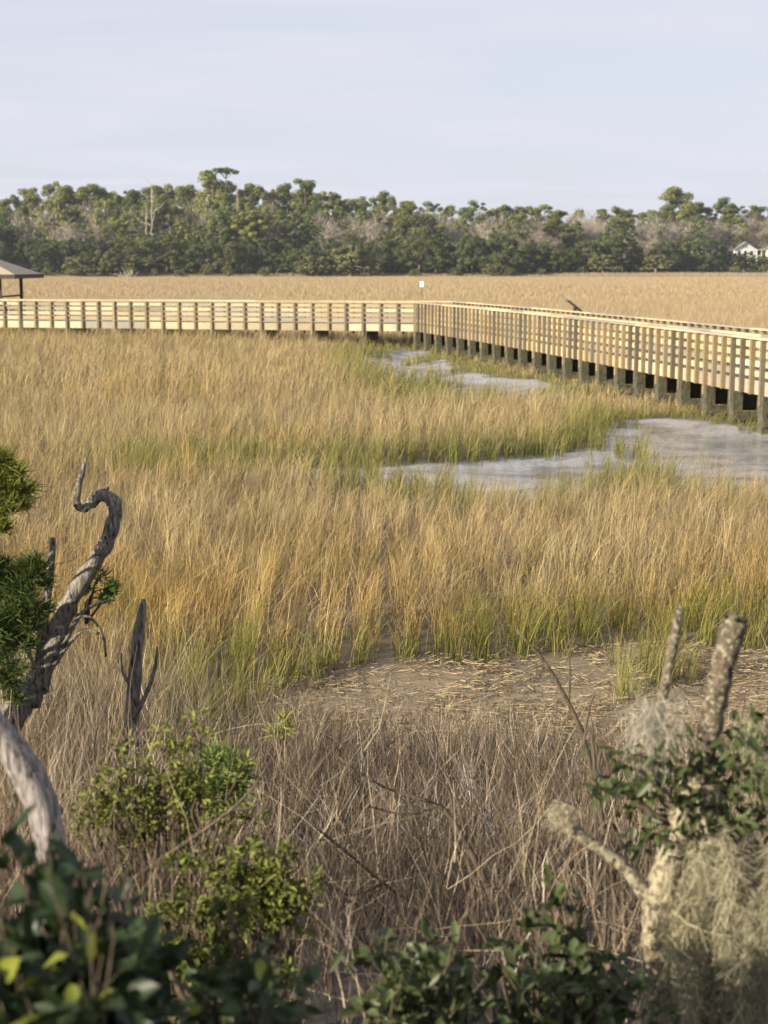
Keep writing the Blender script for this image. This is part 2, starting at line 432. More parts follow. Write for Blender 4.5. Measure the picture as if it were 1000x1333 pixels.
def marsh(name, label, d0, d1, dens, width, segs, hmul=1.0, far=False):
    x, y = strip(d0, d1, dens)
    od = open_dist(x, y) if y.min() < 75 else np.full(len(x), 9.0)
    patch = vnoise(x, y, max(1.0, d0 * .07), 21, 3); patch2 = vnoise(x, y, max(2.2, d0 * .16), 22, 3)
    hole = poly_dist(x, y, PATCH) if d0 < 15 else np.full(len(x), 9.0)
    edge = np.exp(-np.maximum(od, 0) / .95) * (hole > 1.2)
    keep = (od > 0) & (U(len(x)) < .42 + .75 * patch + .6 * edge)
    keep &= (y > 12.2) | (od < 90)
    if d0 < 15:                       # the mid bed ends where the brush of the bank begins
        keep &= (y > 11.2) | ((x < -1.0) & (y > 8.6 + .5 * patch))
    x, y, od, patch, patch2, edge = (a[keep] for a in (x, y, od, patch, patch2, edge))
    if not far:                       # tussocks: pull the stems towards scattered centres
        q = .34; cx = (np.floor(x / q) + .5 + (_hash(np.floor(x / q), np.floor(y / q), 3) - .5) * .8) * q
        cy = (np.floor(y / q) + .5 + (_hash(np.floor(x / q), np.floor(y / q), 4) - .5) * .8) * q
        ti, tj = np.floor(x / q), np.floor(y / q)
        t = U(len(x), .0, .72); x = x * (1 - t) + cx * t; y = y * (1 - t) + cy * t
        th = .68 + .6 * _hash(ti, tj, 51); tv = .72 + .52 * _hash(ti, tj, 52); tl = _hash(ti, tj, 53) * 6.283; tg = _hash(ti, tj, 54)
    n = len(x)
    if far: th = np.ones(n); tv = .70 + .5 * smooth01(vnoise(x, y * .3, 9 if d0 < 100 else 26, 55, 3), .2, .65); tl = U(n, 0, 6.28); tg = U(n)
    tall = .5 + .26 * patch2 + .10 * patch
    h = hmul * tall * th * U(n, .5, 1.2) * (1 - .18 * edge)
    c = lerp(np.tile(STRAW, (n, 1)), np.tile(GOLD, (n, 1)), smooth01(patch2, .45, .75))
    c = lerp(c, np.tile(OLIVE, (n, 1)), smooth01(patch, .55, .85) * .4)
    c = lerp(c, np.tile(GREY * .9, (n, 1)), (tg > .80) * .8); c = lerp(c, np.tile(OLIVE, (n, 1)), ((tg > .62) & (tg < .74)) * .6)
    kind = U(n)
    c = np.where((kind < .16)[:, None], PALE, c); c = np.where((kind > .86)[:, None], GREY, c)
    if d0 < 16:
        o = smooth01(y, 19, 13.5) * smooth01(vnoise(x, y, 2.2, 41, 2), .3, .6) * .8
        o = np.where(U(n) < .7, o, 0); c = lerp(c, np.tile(ORANGE, (n, 1)), o)
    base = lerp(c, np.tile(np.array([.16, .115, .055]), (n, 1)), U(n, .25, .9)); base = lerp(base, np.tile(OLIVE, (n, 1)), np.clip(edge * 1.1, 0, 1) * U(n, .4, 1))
    if far: c = lerp(c, np.tile(np.array([.355, .278, .178]), (n, 1)), np.full(n, .82)); base = lerp(base, c, np.full(n, .5))
    if not far:
        g = smooth01(edge * (.6 + .75 * patch + .3), .18, .5) * (U(n) < .88)
        base = lerp(base, np.tile(GREEN, (n, 1)), g); c = lerp(c, np.tile(GREEN * np.array([1.5, 1.25, 1.1]), (n, 1)), g * U(n, .2, .95))
    v = (U(n, .88, 1.1) if far else U(n, .62, 1.25) * tv)[:, None]
    bwd = np.minimum(seg_dist(x, y, CORNER, FAR_RIGHT), seg_dist(x, y, np.array([-4.0, 63.2]), CORNER)) if 25 < d0 < 60 or d0 == 22.0 else np.full(n, 9.0)
    h = h * (.42 + .58 * smooth01(bwd, .8, 3.6))
    z = ground_z(x, y) - .03
    stray = U(n) < (0 if far else .045)
    c = np.where(stray[:, None], PALE, c); h = np.where(stray, h * 1.12, h)
    blade = (U(n) < .38) & (not far); z = np.where(blade, z + h * U(n, .05, .6), z); h = np.where(blade, h * U(n, .3, .5), h)
    lean = np.abs(RNG.normal(0, .24, n)) + .06 + np.where(blade, U(n, .2, 1.0), 0) + np.where(stray, U(n, .2, .8), 0)
    ld = np.where(U(n) < .5, RNG.normal(.15, .7, n), np.where(U(n) < .5, tl, U(n, 0, 6.283)))
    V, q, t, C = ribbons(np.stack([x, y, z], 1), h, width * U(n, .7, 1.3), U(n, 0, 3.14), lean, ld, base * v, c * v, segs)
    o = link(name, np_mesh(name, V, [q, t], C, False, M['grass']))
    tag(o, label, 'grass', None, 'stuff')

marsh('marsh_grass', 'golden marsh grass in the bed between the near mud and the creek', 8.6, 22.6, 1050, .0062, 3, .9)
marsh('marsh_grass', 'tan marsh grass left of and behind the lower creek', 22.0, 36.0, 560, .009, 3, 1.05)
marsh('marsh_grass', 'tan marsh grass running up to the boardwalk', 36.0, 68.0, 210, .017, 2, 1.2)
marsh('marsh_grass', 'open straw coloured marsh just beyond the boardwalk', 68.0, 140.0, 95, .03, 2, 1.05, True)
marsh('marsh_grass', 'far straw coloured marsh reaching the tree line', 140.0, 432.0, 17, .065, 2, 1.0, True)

# ------------------------------------------------------------------ wrack and litter on the near mud
def litter():
    n = 80000
    x = U(n, -3.2, 5.5); y = U(n, 8.5, 14.5)
    k = (poly_dist(x, y, NEAR_MUD) < .35) & (U(n) < .05 + 1.3 * vnoise(x, y, .45, 77, 3) ** 1.9)
    x, y = x[k], y[k]; n = len(x); z = ground_z(x, y) + .004 + U(n, 0, .03)
    L = U(n, .02, .13) * (1 + (U(n) < .04) * 1.6); a = U(n, 0, 6.283); w = U(n, .0012, .0034)
    dx, dy = np.cos(a) * L / 2, np.sin(a) * L / 2 * .8; px_, py_ = -np.sin(a) * w, np.cos(a) * w
    rise = U(n, -.02, .03)
    V = np.stack([np.stack([x - dx - px_, y - dy - py_, z], 1), np.stack([x + dx - px_, y + dy - py_, z + rise], 1),
                  np.stack([x + dx + px_, y + dy + py_, z + rise + .004], 1), np.stack([x - dx + px_, y - dy + py_, z + .004], 1)], 1).reshape(-1, 3)
    c = np.where((U(n) < .6)[:, None], np.array([.27, .21, .12]), np.array([.13, .097, .06])) * U(n, .7, 1.25)[:, None]
    q = np.arange(n)[:, None] * 4 + np.arange(4)[None, :]
    o = link('straw_litter', np_mesh('straw_litter', V, [q], np.repeat(c, 4, 0), False, M['brush']))
    tag(o, 'flattened straw litter lying on the bare near mud', 'litter', None, 'stuff')
litter()

# ------------------------------------------------------------------ dead brush on the bank
def brush_curves(p0, dirs, L, w, segs, bend, col, taper=.7):
    n = len(p0); V = []; ts = np.linspace(0, 1, segs + 1)
    side = np.cross(dirs, np.stack([np.cos(a := U(n, 0, 6.28)), np.sin(a), np.zeros(n) + .1], 1)); side /= np.linalg.norm(side, axis=1)[:, None] + 1e-9
    j = np.cumsum(RNG.normal(0, .022, (n, segs + 1, 3)), 1); j[:, 0] = 0
    for k, t in enumerate(ts):
        c = p0 + dirs * (L * t)[:, None] + bend * (L * t * t)[:, None] + j[:, k] * L[:, None]
        ww = (w * (1 - taper * t) / 2)[:, None]
        V += [c - side * ww, c + side * ww]
    V = np.stack(V, 1); per = 2 * (segs + 1)
    q = np.concatenate([np.arange(n)[:, None] * per + np.array([[2 * k, 2 * k + 1, 2 * k + 3, 2 * k + 2]]) for k in range(segs)])
    return V, q, np.repeat(col, per, 0)

def pack(parts, name, mat):
    vs, qs, cs, b = [], [], [], 0
    for V, q, c in parts:
        V = V.reshape(-1, 3); vs.append(V); qs.append(q + b); cs.append(c); b += len(V)
    return np_mesh(name, np.concatenate(vs), [np.concatenate(qs)], np.concatenate(cs), False, mat)

def norm(v): return v / (np.linalg.norm(v, axis=-1, keepdims=True) + 1e-9)

def brush_cols(n):
    k = U(n)
    c = np.where((k < .45)[:, None], np.array([.15, .112, .076]), np.array([.295, .232, .152]))
    c = np.where((k > .72)[:, None], np.array([.05, .037, .029]), c)
    c = np.where((k > .91)[:, None], np.array([.46, .395, .29]), c)
    return c * U(n, .6, 1.25)[:, None]

def bank_brush():
    n = 24000
    y = np.sqrt(U(n, 3.8 ** 2, 10.6 ** 2)); x = U(n, -1, 1) * (.31 * y + 1.5)
    lim = 9.7 + .8 * vnoise(x, y * 0, 1.3, 61, 2) + .8 * smooth01(-x, .8, 2.0)
    k = (y < lim) & (U(n) < -.25 + 1.9 * vnoise(x, y, .55, 62, 2))
    x, y = x[k], y[k]; n = len(x)
    z = ground_z(x, y) - .02
    hh = (.42 + .55 * vnoise(x, y, 1.0, 63, 2)) * U(n, .5, 1.15) * (.75 + .35 * smooth01(-x, .3, 1.6)) * (1 - .25 * smooth01(y, 8.3, 10))
    p0 = np.stack([x, y, z], 1)
    d = norm(np.stack([RNG.normal(0, .19, n), RNG.normal(0, .17, n), np.ones(n)], 1))
    bend = np.stack([RNG.normal(.03, .11, n), RNG.normal(0, .1, n), -np.abs(RNG.normal(0, .04, n))], 1)
    col = brush_cols(n)
    parts = [brush_curves(p0, d, hh, U(n, .0022, .005), 4, bend, col)]
    for rep in range(4):
        i = np.nonzero(U(n) < .85)[0]; t = U(len(i), .3, .85)
        q0 = p0[i] + d[i] * (hh[i] * t)[:, None] + bend[i] * (hh[i] * t * t)[:, None]
        dd = norm(d[i] + RNG.normal(0, .30, (len(i), 3)) * np.array([1, 1, .5]))
        parts.append(brush_curves(q0, dd, hh[i] * U(len(i), .25, .55), U(len(i), .0014, .0032), 3, RNG.normal(0, .14, (len(i), 3)), col[i] * U(len(i), .8, 1.2)[:, None]))
    # fallen, criss-crossing pale stems
    m = 260
    y2 = np.sqrt(U(m, 16, 92)); x2 = U(m, -1, 1) * (.3 * y2 + .3); z2 = ground_z(x2, y2) + U(m, .0, .35)
    d2 = norm(np.stack([RNG.normal(0, 1, m), RNG.normal(0, .7, m), U(m, .0, .8)], 1))
    parts.append(brush_curves(np.stack([x2, y2, z2], 1), d2, U(m, .2, .8), U(m, .003, .007), 5, RNG.normal(0, .25, (m, 3)), np.array([.32, .265, .18]) * U(m, .6, 1.3)[:, None]))
    o = link('dead_brush', pack(parts, 'dead_brush', M['brush']))
    tag(o, 'mauve brown dead brush and dry stems covering the near bank', 'brush', None, 'stuff')
bank_brush()

# ------------------------------------------------------------------ boardwalk
WIDTH = 2.0
def resample(pts, step):
    pts = np.array(pts, float); seg = np.linalg.norm(np.diff(pts, axis=0), axis=1); s = np.concatenate([[0], np.cumsum(seg)])
    n = max(1, int(round(s[-1] / step))); t = np.linspace(0, s[-1], n + 1)
    return np.stack([np.interp(t, s, pts[:, 0]), np.interp(t, s, pts[:, 1])], 1)

def run_line(a, b, bow):
    t = np.linspace(0, 1, 25)[:, None]; u = (b - a) / np.linalg.norm(b - a); n = np.array([u[1], -u[0]])
    return a + (b - a) * t + n * bow * 4 * t * (1 - t) ** 1.6

def offset(line, w):
    g = np.gradient(line, axis=0); g /= np.linalg.norm(g, axis=1)[:, None]
    return line + np.stack([-g[:, 1], g[:, 0]], 1) * w

def plank_col(v=1.0):
    k = random.random(); base = random.choice([(.43, .37, .235), (.39, .33, .205), (.45, .395, .27), (.30, .27, .21), (.35, .295, .19), (.24, .22, .175)])
    s = random.uniform(.82, 1.08) * v
    return tuple(c * s for c in base)

near_left = run_line(CORNER, LEFT_END, 0.0)                     # from the corner going left
near_right = run_line(CORNER, FAR_RIGHT, -.55)
# both lines start at the corner: the walk lies to the right hand (away from the viewer) of the left run
off_l = offset(near_left, -WIDTH); off_r = offset(near_right, WIDTH)
if off_l[12][1] < near_left[12][1]: off_l = offset(near_left, WIDTH)
if off_r[12][0] < near_right[12][0]: off_r = offset(near_right, -WIDTH)
def cross2(p, r_, q, s_):
    t = ((q[0] - p[0]) * s_[1] - (q[1] - p[1]) * s_[0]) / (r_[0] * s_[1] - r_[1] * s_[0]); return p + r_ * t
FCORNER = cross2(off_l[0], off_l[1] - off_l[0], off_r[0], off_r[1] - off_r[0])
off_l[0] = FCORNER; off_r[0] = FCORNER

def build_boardwalk():
    root = empty('boardwalk', (0, 0, 0))
    tag(root, 'long pale wooden boardwalk with slatted railings crossing the marsh on dark piles', 'boardwalk')
    posts_all = []
    runs = [(near_left, .72, 1), (near_right, .50, 1), (off_l, .72, -1), (off_r, .50, -1)]
    for line, step, side in runs:
        pts = resample(line, step); n = len(pts)
        inner = 1 if (line is near_left or line is off_r) else -1       # which hand the deck lies on
        if line is near_left: inner = -1
        # decide by geometry: deck lies towards the middle of both lines
        mid = (near_left[12] + off_l[12]) / 2 if step > .6 else (near_right[12] + off_r[12]) / 2
        u = pts[n // 2 + 1] - pts[n // 2]; nn = np.array([-u[1], u[0]])
        inner = 1 if nn.dot(mid - pts[n // 2]) > 0 else -1
        cap = MB()
        for i in range(0, n - 1, 4):
            j = min(i + 4, n - 1); cap.obox(pts[i], pts[j], .17, 1.826, 1.866, plank_col(1.05), inner * .03, .0 if i else .03)
        rail = cap.build('railing', M['plank'], root)
        for z in (1.725, 1.525, 1.325, 1.125):
            z -= .055 * (side < 0); b = MB()
            for i in range(0, n - 1, 3):
                j = min(i + 3, n - 1); b.obox(pts[i], pts[j], .036, z - .061, z + .061, plank_col(), inner * .062, -.004)
            b.build('rail_board', M['plank'], rail)
        b = MB()
        for i in range(0, n - 1, 4):
            j = min(i + 4, n - 1); b.obox(pts[i], pts[j], .045, .70, .985, plank_col(1.0), inner * .067, -.004)
        b.build('fascia_board', M['plank'], rail)
        for i, p in enumerate(pts):
            u = pts[min(i + 1, n - 1)] - pts[max(i - 1, 0)]; u = u / np.linalg.norm(u)
            posts_all.append((math.hypot(*p) + (0 if side > 0 else 200), p, u, rail, i % 3 == 0, inner))
    posts_all.sort(key=lambda t: t[0])
    rest = {}
    for k, (_, p, u, rail, deep, inner) in enumerate(posts_all):
        individually = k < 100
        b = MB() if individually else rest.setdefault(rail.name, (MB(), rail))[0]
        b.obox(p - u * .043, p + u * .043, .10, .50 if deep else .702, 1.824, tuple(np.array(plank_col(.56)) * np.array([1, .88, .74])))  # tint darker and browner than the boards, painting in the posts' shaded sides
        if individually: b.build('post', M['plank'], rail)
    for b, rail in rest.values(): tag(b.build('post', M['plank'], rail), kind='stuff')
    # deck planks
    for a, b2, nm in ((near_left, off_l, 'deck'), (near_right, off_r, 'deck')):
        A = resample(a, .5); B = np.stack([np.interp(np.linspace(0, 1, len(A)), np.linspace(0, 1, len(b2)), b2[:, k]) for k in (0, 1)], 1)
        d = MB(); m = len(A) * 3
        A2 = np.stack([np.interp(np.linspace(0, 1, m), np.linspace(0, 1, len(A)), A[:, k]) for k in (0, 1)], 1)
        B2 = np.stack([np.interp(np.linspace(0, 1, m), np.linspace(0, 1, len(A)), B[:, k]) for k in (0, 1)], 1)
        for i in range(m - 1):
            c0, c1 = (A2[i] + A2[i + 1]) / 2, (B2[i] + B2[i + 1]) / 2
            w = np.linalg.norm(A2[i + 1] - A2[i]) - .008
            d.obox(c0, c1, w, .90, .94, plank_col(.85), 0, -.10)
        d.build(nm, M['plank'], root)
        st = MB()
        for f in (.3, .7):
            line = resample(A * (1 - f) + B * f, 2.5)
            for i in range(len(line) - 1): st.obox(line[i], line[i + 1], .05, .705, .895, (1, 1, 1))
        st.build('stringer', M['pile'], root)
    # pile bents under every third post
    for line, step in ((near_left, .72), (near_right, .50)):
        pts = resample(line, step)
        for i in range(0, len(pts), 3):
            p = pts[i]; u = pts[min(i + 1, len(pts) - 1)] - pts[max(i - 1, 0)]; u = u / np.linalg.norm(u)
            nn = np.array([-u[1], u[0]]); mid = (off_l if step > .6 else off_r)
            q = mid[np.argmin(((mid - p) ** 2).sum(1))]
            if nn.dot(q - p) < 0: nn = -nn
            if step > .6 and i == 0: continue
            for s in (.10, WIDTH - .1):
                b = MB(); c = p + nn * s
                b.obox(c - u * .105, c + u * .105, .22, -.9, .698); b.build('pile', M['pile'], root)
            b = MB(); b.obox(p + nn * -.02 - u * .134, p + nn * (WIDTH + .02) - u * .134, .05, .26, .68)
            b.build('cap_beam', M['pile'], root)
            b = MB(); b.obox(p + nn * .0 + u * .132, p + nn * WIDTH + u * .132, .05, .08, .26)
            b.build('brace', M['pile'], root)
    return root
build_boardwalk()

# slanted information panel on the far rail
def info_panel():
    q = off_r[np.argmin([abs(500 + FPX * a[0] / a[1] - 751) for a in off_r])]; p = Vector((q[0], q[1], 0))
    root = empty('information_panel', (p.x, p.y, 1.866))
    tag(root, 'small slanted black information panel standing up from the boardwalk railing', 'sign')
    m = Matrix.Rotation(R(-38), 4, 'Y')
    def plate(name, sx, sy, sz, off, mat):
        b = MB(); vs = []
        for z in (-sz, sz):
            for x, y in ((-sx, -sy), (sx, -sy), (sx, sy), (-sx, sy)):
                vs.append(tuple(m.inverted() @ Vector((x, y, z + off)) + Vector((0, 0, .16))))
        b.add(vs, [(3, 2, 1, 0), (4, 5, 6, 7), (0, 1, 5, 4), (1, 2, 6, 5), (2, 3, 7, 6), (3, 0, 4, 7)]); return b.build(name, mat, root)
    plate('panel', .29, .36, .018, 0, M['sign_black']); plate('panel_face', .265, .33, .003, .0215, M['panel'])
    for s in (-.2, .2):
        b = MB(); b.tube([(.02, s, -.55), (.02, s, .12)], [.03, .03], 6); b.build('bracket', M['sign_black'], root)
info_panel()

# ------------------------------------------------------------------ open pavilion at the left edge
def pavilion():
    root = empty('pavilion', (-22.25, 80.5, 0))
    tag(root, 'open pavilion with shallow hipped shingle roof on dark posts behind the left railing', 'pavilion')
    hw, hd, ez = 3.9, 3.2, 2.86
    b = MB()
    v = [(-hw, -hd, ez), (hw, -hd, ez), (hw, hd, ez), (-hw, hd, ez), (-1.0, 0, ez + 1.2), (1.0, 0, ez + 1.2)]
    b.add(v, [(0, 1, 5, 4), (1, 2, 5), (2, 3, 4, 5), (3, 0, 4)])
    b.add([(x, y, z - .05) for x, y, z in v[:4]], [(3, 2, 1, 0)])
    roof = b.build('roof', M['roof'], root)
    f = MB(); e = .02
    for p, q in (((-hw, -hd - e), (hw, -hd - e)), ((hw + e, -hd), (hw + e, hd)), ((hw, hd + e), (-hw, hd + e)), ((-hw - e, hd), (-hw - e, -hd))): f.obox(p, q, .04, ez - .2, ez + .015)
    f.build('fascia_board', M['dark_wood'], roof)
    for x in (-2.9, 0, 2.9):
        for y in (-2.3, 2.3):
            f = MB(); f.obox((x - .075, y), (x + .075, y), .15, -.8, ez - .06); f.build('post', M['dark_wood'], root)
    f = MB()
    for i in range(40): f.obox((-3.0 + i * .152, -2.45), (-3.0 + i * .152, 2.45), .145, .86, .90, (.25, .21, .16))
    f.build('deck', M['plank'], root)
    for z in (1.05, 1.4, 1.75):
        f = MB(); f.obox((-2.82, -2.3), (2.82, -2.3), .04, z - .045, z + .045); f.build('rail', M['dark_wood'], root)
        f = MB(); f.obox((2.9, -2.22), (2.9, 2.22), .04, z - .045, z + .045); f.build('rail', M['dark_wood'], root)
    f = MB(); f.obox((-2.2, 1.7), (1.4, 1.7), .05, 1.35, 2.2); f.obox((-2.2, 1.45), (1.4, 1.45), .4, 1.2, 1.25)
    f.build('bench', M['dark_wood'], root)
pavilion()

def marsh_sign():
    p = P(549, 372, 150)
    root = empty('marsh_sign', (p.x, p.y, 0)); tag(root, 'small white sign on a thin post alone in the far marsh', 'sign')
    b = MB(); b.obox((-.04, 0), (.04, 0), .08, -.3, p.z + .45); b.build('post', M['dark_wood'], root)
    b = MB(); b.obox((-.17, -.065), (.17, -.065), .04, p.z - .1, p.z + .42); b.build('board', M['white'], root)
marsh_sign()

# ------------------------------------------------------------------ distant trees
def cards(c, s, tint, out):
    """small leaf-cluster faces at points c, turned roughly outwards"""
    n = len(c)
    nr = norm(out + RNG.normal(0, .42, (n, 3))); a = norm(np.cross(nr, RNG.normal(0, 1, (n, 3)))); b = np.cross(nr, a)
    s = s[:, None]
    V = np.stack([c - a * s - b * s * .5, c + a * s * .6 - b * s * .8, c + a * s + b * s * .45, c - a * s * .5 + b * s * .85], 1).reshape(-1, 3)
    return V, np.arange(n)[:, None] * 4 + np.arange(4)[None, :], np.repeat(tint, 4, 0)

def blob(center, rad, n, size, tint, squash=.7):
    """a ragged clump of faces"""
    p = norm(RNG.normal(0, 1, (n, 3))) * (U(n) ** .45)[:, None] * np.array([1, 1, squash]) * rad
    c = tint * U(n, .7, 1.35)[:, None]
    return cards(np.array(center) + p, U(n, .6, 1.3) * size, c, norm(p) + np.array([0, 0, .25]))

def limbs(mb, base, tip, r0, r1, wob, n=5):
    base, tip = np.array(base, float), np.array(tip, float); L = np.linalg.norm(tip - base)
    pts = [base + (tip - base) * t + RNG.normal(0, wob * L, 3) * math.sin(t * 3.14) for t in np.linspace(0, 1, n)]
    mb.tube(pts, list(np.linspace(r0, r1, n)), 6); return pts

def pine_meshes(k, H=20.0):
    tr = MB(); parts = []; lean = RNG.normal(0, .5, 2)
    top = np.array([lean[0], lean[1], H * .97]); spine = limbs(tr, (0, 0, -1), top, .30, .06, .012, 9)
    lo = random.choice([.38, .45, .52])
    nb = random.randint(17, 25)
    for i in range(nb):
        t = lo + (1 - lo) * (i + random.random() * .7) / nb
        a = random.uniform(0, 6.283); base = np.array([lean[0] * t, lean[1] * t, H * t])
        reach = (1 - .62 * ((t - lo) / (1 - lo)) ** 1.3) * H * .17 * random.uniform(.55, 1.2)
        tip = base + np.array([math.cos(a) * reach, math.sin(a) * reach, reach * random.uniform(.1, .5)])
        tip[2] = min(tip[2], H)
        limbs(tr, base, tip, .08, .03, .03, 4)
        g = np.array([.115, .13, .044]) * random.uniform(.75, 1.25)
        r = random.uniform(1.0, 1.9) * H / 20
        parts.append(blob(tip, r, int(165 * r), .155, g, .6))
        mid = base + (tip - base) * .62; parts.append(blob(mid, r * .65, int(38 * r), .2, g * .92, .6))
    parts.append(blob(top + [0, 0, -.3], 1.1, 110, .2, np.array([.085, .105, .032]), .7))
    return tr.mesh('trunk', M['tree_bark'], True), pack(parts, 'crown', M['pine'])

def oak_meshes(k, H=12.0, tint=(.068, .085, .034), mat='oak', wide=.55):
    tr = MB(); parts = []
    limbs(tr, (0, 0, -1), (random.uniform(-.4, .4), 0, H * .3), .34, .24, .02, 4)
    nb = 56
    for i in range(nb):
        a = random.uniform(0, 6.283); el = random.uniform(.05, 1.0) ** .8
        rr = H * wide * math.sqrt(max(.02, 1 - (el * .92) ** 2)) * random.uniform(.55, 1.05)
        tip = np.array([math.cos(a) * rr, math.sin(a) * rr, H * (.10 + .82 * el) * random.uniform(.93, 1.06)])
        if i % 2 == 0: limbs(tr, (0, 0, H * .28), tip, .15, .04, .05, 5)
        g = np.array(tint) * random.uniform(.65, 1.35)
        r = random.uniform(.7, 1.45) * H / 12
        parts.append(blob(tip, r, int(150 * r * 12 / H), .16 * (H / 12) ** .4, g, .72))
    for i in range(9):
        parts.append(blob((random.uniform(-.3, .3) * H, random.uniform(-.3, .3) * H, random.uniform(.3, .6) * H), 1.5, 70, .24, np.array(tint) * .9))
    return tr.mesh('trunk', M['tree_bark'], True), pack(parts, 'crown', M[mat])

def bare_meshes(k, H=15.0):
    tr = MB(); parts = []
    spine = limbs(tr, (0, 0, -1), (random.uniform(-.6, .6), 0, H * .62), .22, .09, .02, 6)
    tips = []
    for i in range(15):
        t = random.uniform(.3, 1); b = np.array([0, 0, H * .6 * t]); a = random.uniform(0, 6.28)
        reach = H * random.uniform(.13, .27); e = b + np.array([math.cos(a) * reach, math.sin(a) * reach, reach * random.uniform(.7, 1.7)])
        e[2] = min(e[2], H * .95); limbs(tr, b, e, .08, .03, .05, 4); tips.append((b + e) / 2); tips.append(e)
    n = 1900; src = np.array(tips)[RNG.integers(0, len(tips), n)] + RNG.normal(0, .75, (n, 3))
    d = norm(RNG.normal(0, .6, (n, 3)) + np.array([0, 0, .75]))
    c = np.where((U(n) < .5)[:, None], np.array([.225, .195, .165]), np.array([.28, .24, .19])) * U(n, .7, 1.25)[:, None]
    parts.append(brush_curves(src, d, U(n, .7, 1.7), U(n, .05, .09), 2, RNG.normal(0, .2, (n, 3)), c))
    return tr.mesh('trunk', M['tree_bark'], True), pack(parts, 'crown', M['bare'])

def full_meshes(k, H=20.0):
    """a tall full evergreen clothed nearly to the ground in uneven rounded masses"""
    tr = MB(); parts = []; limbs(tr, (0, 0, -1), (random.uniform(-.5, .5), 0, H * .9), .34, .08, .012, 8)
    tint = np.array(random.choice([(.145, .155, .05), (.115, .14, .042), (.085, .11, .04)]))
    for i in range(62):
        t = (i + random.random()) / 62; z = H * (.14 + .82 * t); a = i * 2.4 + random.uniform(-.5, .5)
        env = H * .215 * (math.sin(3.14 * min(1, .22 + .78 * (1 - t) ** .8)) ** .6 if t < .9 else .45)
        rr = env * random.uniform(.45, 1.12)
        e = np.array([math.cos(a) * rr, math.sin(a) * rr, z + random.uniform(-.6, .6)])
        if i % 3 == 0: limbs(tr, (0, 0, z - rr * .5), e, .09, .03, .04, 4)
        r = random.uniform(.6, 1.5); parts.append(blob(e, r, int(160 * r), .165, tint * random.uniform(.65, 1.35), .7))
    return tr.mesh('trunk', M['tree_bark'], True), pack(parts, 'crown', M['pine'])

LIB = {'full': [full_meshes(k) for k in range(6)], 'pine': [pine_meshes(k) for k in range(7)], 'oak': [oak_meshes(k) for k in range(6)], 'bare': [bare_meshes(k) for k in range(5)],
       'bush': [oak_meshes(k, 6.0, (.12, .12, .05), 'oak', .62) for k in range(3)]}
BASE_H = {'full': 20.0, 'pine': 20.0, 'oak': 12.0, 'bare': 15.0, 'bush': 6.0}
NAME = {'full': 'evergreen_tree', 'pine': 'pine_tree', 'oak': 'oak_tree', 'bare': 'bare_tree', 'bush': 'shrub'}

def tree(kind, x, y, z, h, wide=1.0, label=None, group=None, var=None):
    tr, cr = LIB[kind][random.randrange(len(LIB[kind])) if var is None else var]
    o = empty(NAME[kind], (x, y, z), random.uniform(0, 6.283))
    s = h / BASE_H[kind]; w = s * wide; o.scale = (w, w, s)
    tag(o, label, 'shrub' if kind == 'bush' else 'tree', group)
    link('stems' if kind == 'bush' else 'trunk', tr, o); link('crown' if kind != 'bush' else 'foliage', cr, o)
    return o

TOPS = np.array([(-200, 262), (-60, 262), (0, 256), (30, 242), (70, 236), (100, 240), (150, 245), (195, 240), (230, 242), (270, 236), (300, 240), (350, 242), (400, 243), (440, 252), (480, 254), (520, 252), (560, 257),
                 (600, 264), (650, 261), (700, 264), (750, 267), (800, 265), (850, 272), (900, 268), (950, 267), (1000, 270), (1200, 272)], float)
def top_y(px): return np.interp(px, TOPS[:, 0], TOPS[:, 1])
def depth_at(px): return 425 + 70 * float(smooth01(px, 640, 1000))
def zone(px):
    if px < 130: return 'at the left end'
    if px < 330: return 'left of centre'
    if px < 560: return 'at the centre'
    if px < 780: return 'right of centre'
    return 'at the right end'

HOUSE_GAP = [(928, 1008)]
def put(kind, px, py_top, d, wide=1.0, label=None, group=None, var=None):
    top = P(px, py_top, d); z = float(ground_z(np.array([top.x]), np.array([d]))[0])
    return tree(kind, top.x, d, z, max(2.0, top.z - z), wide, label, group, var)

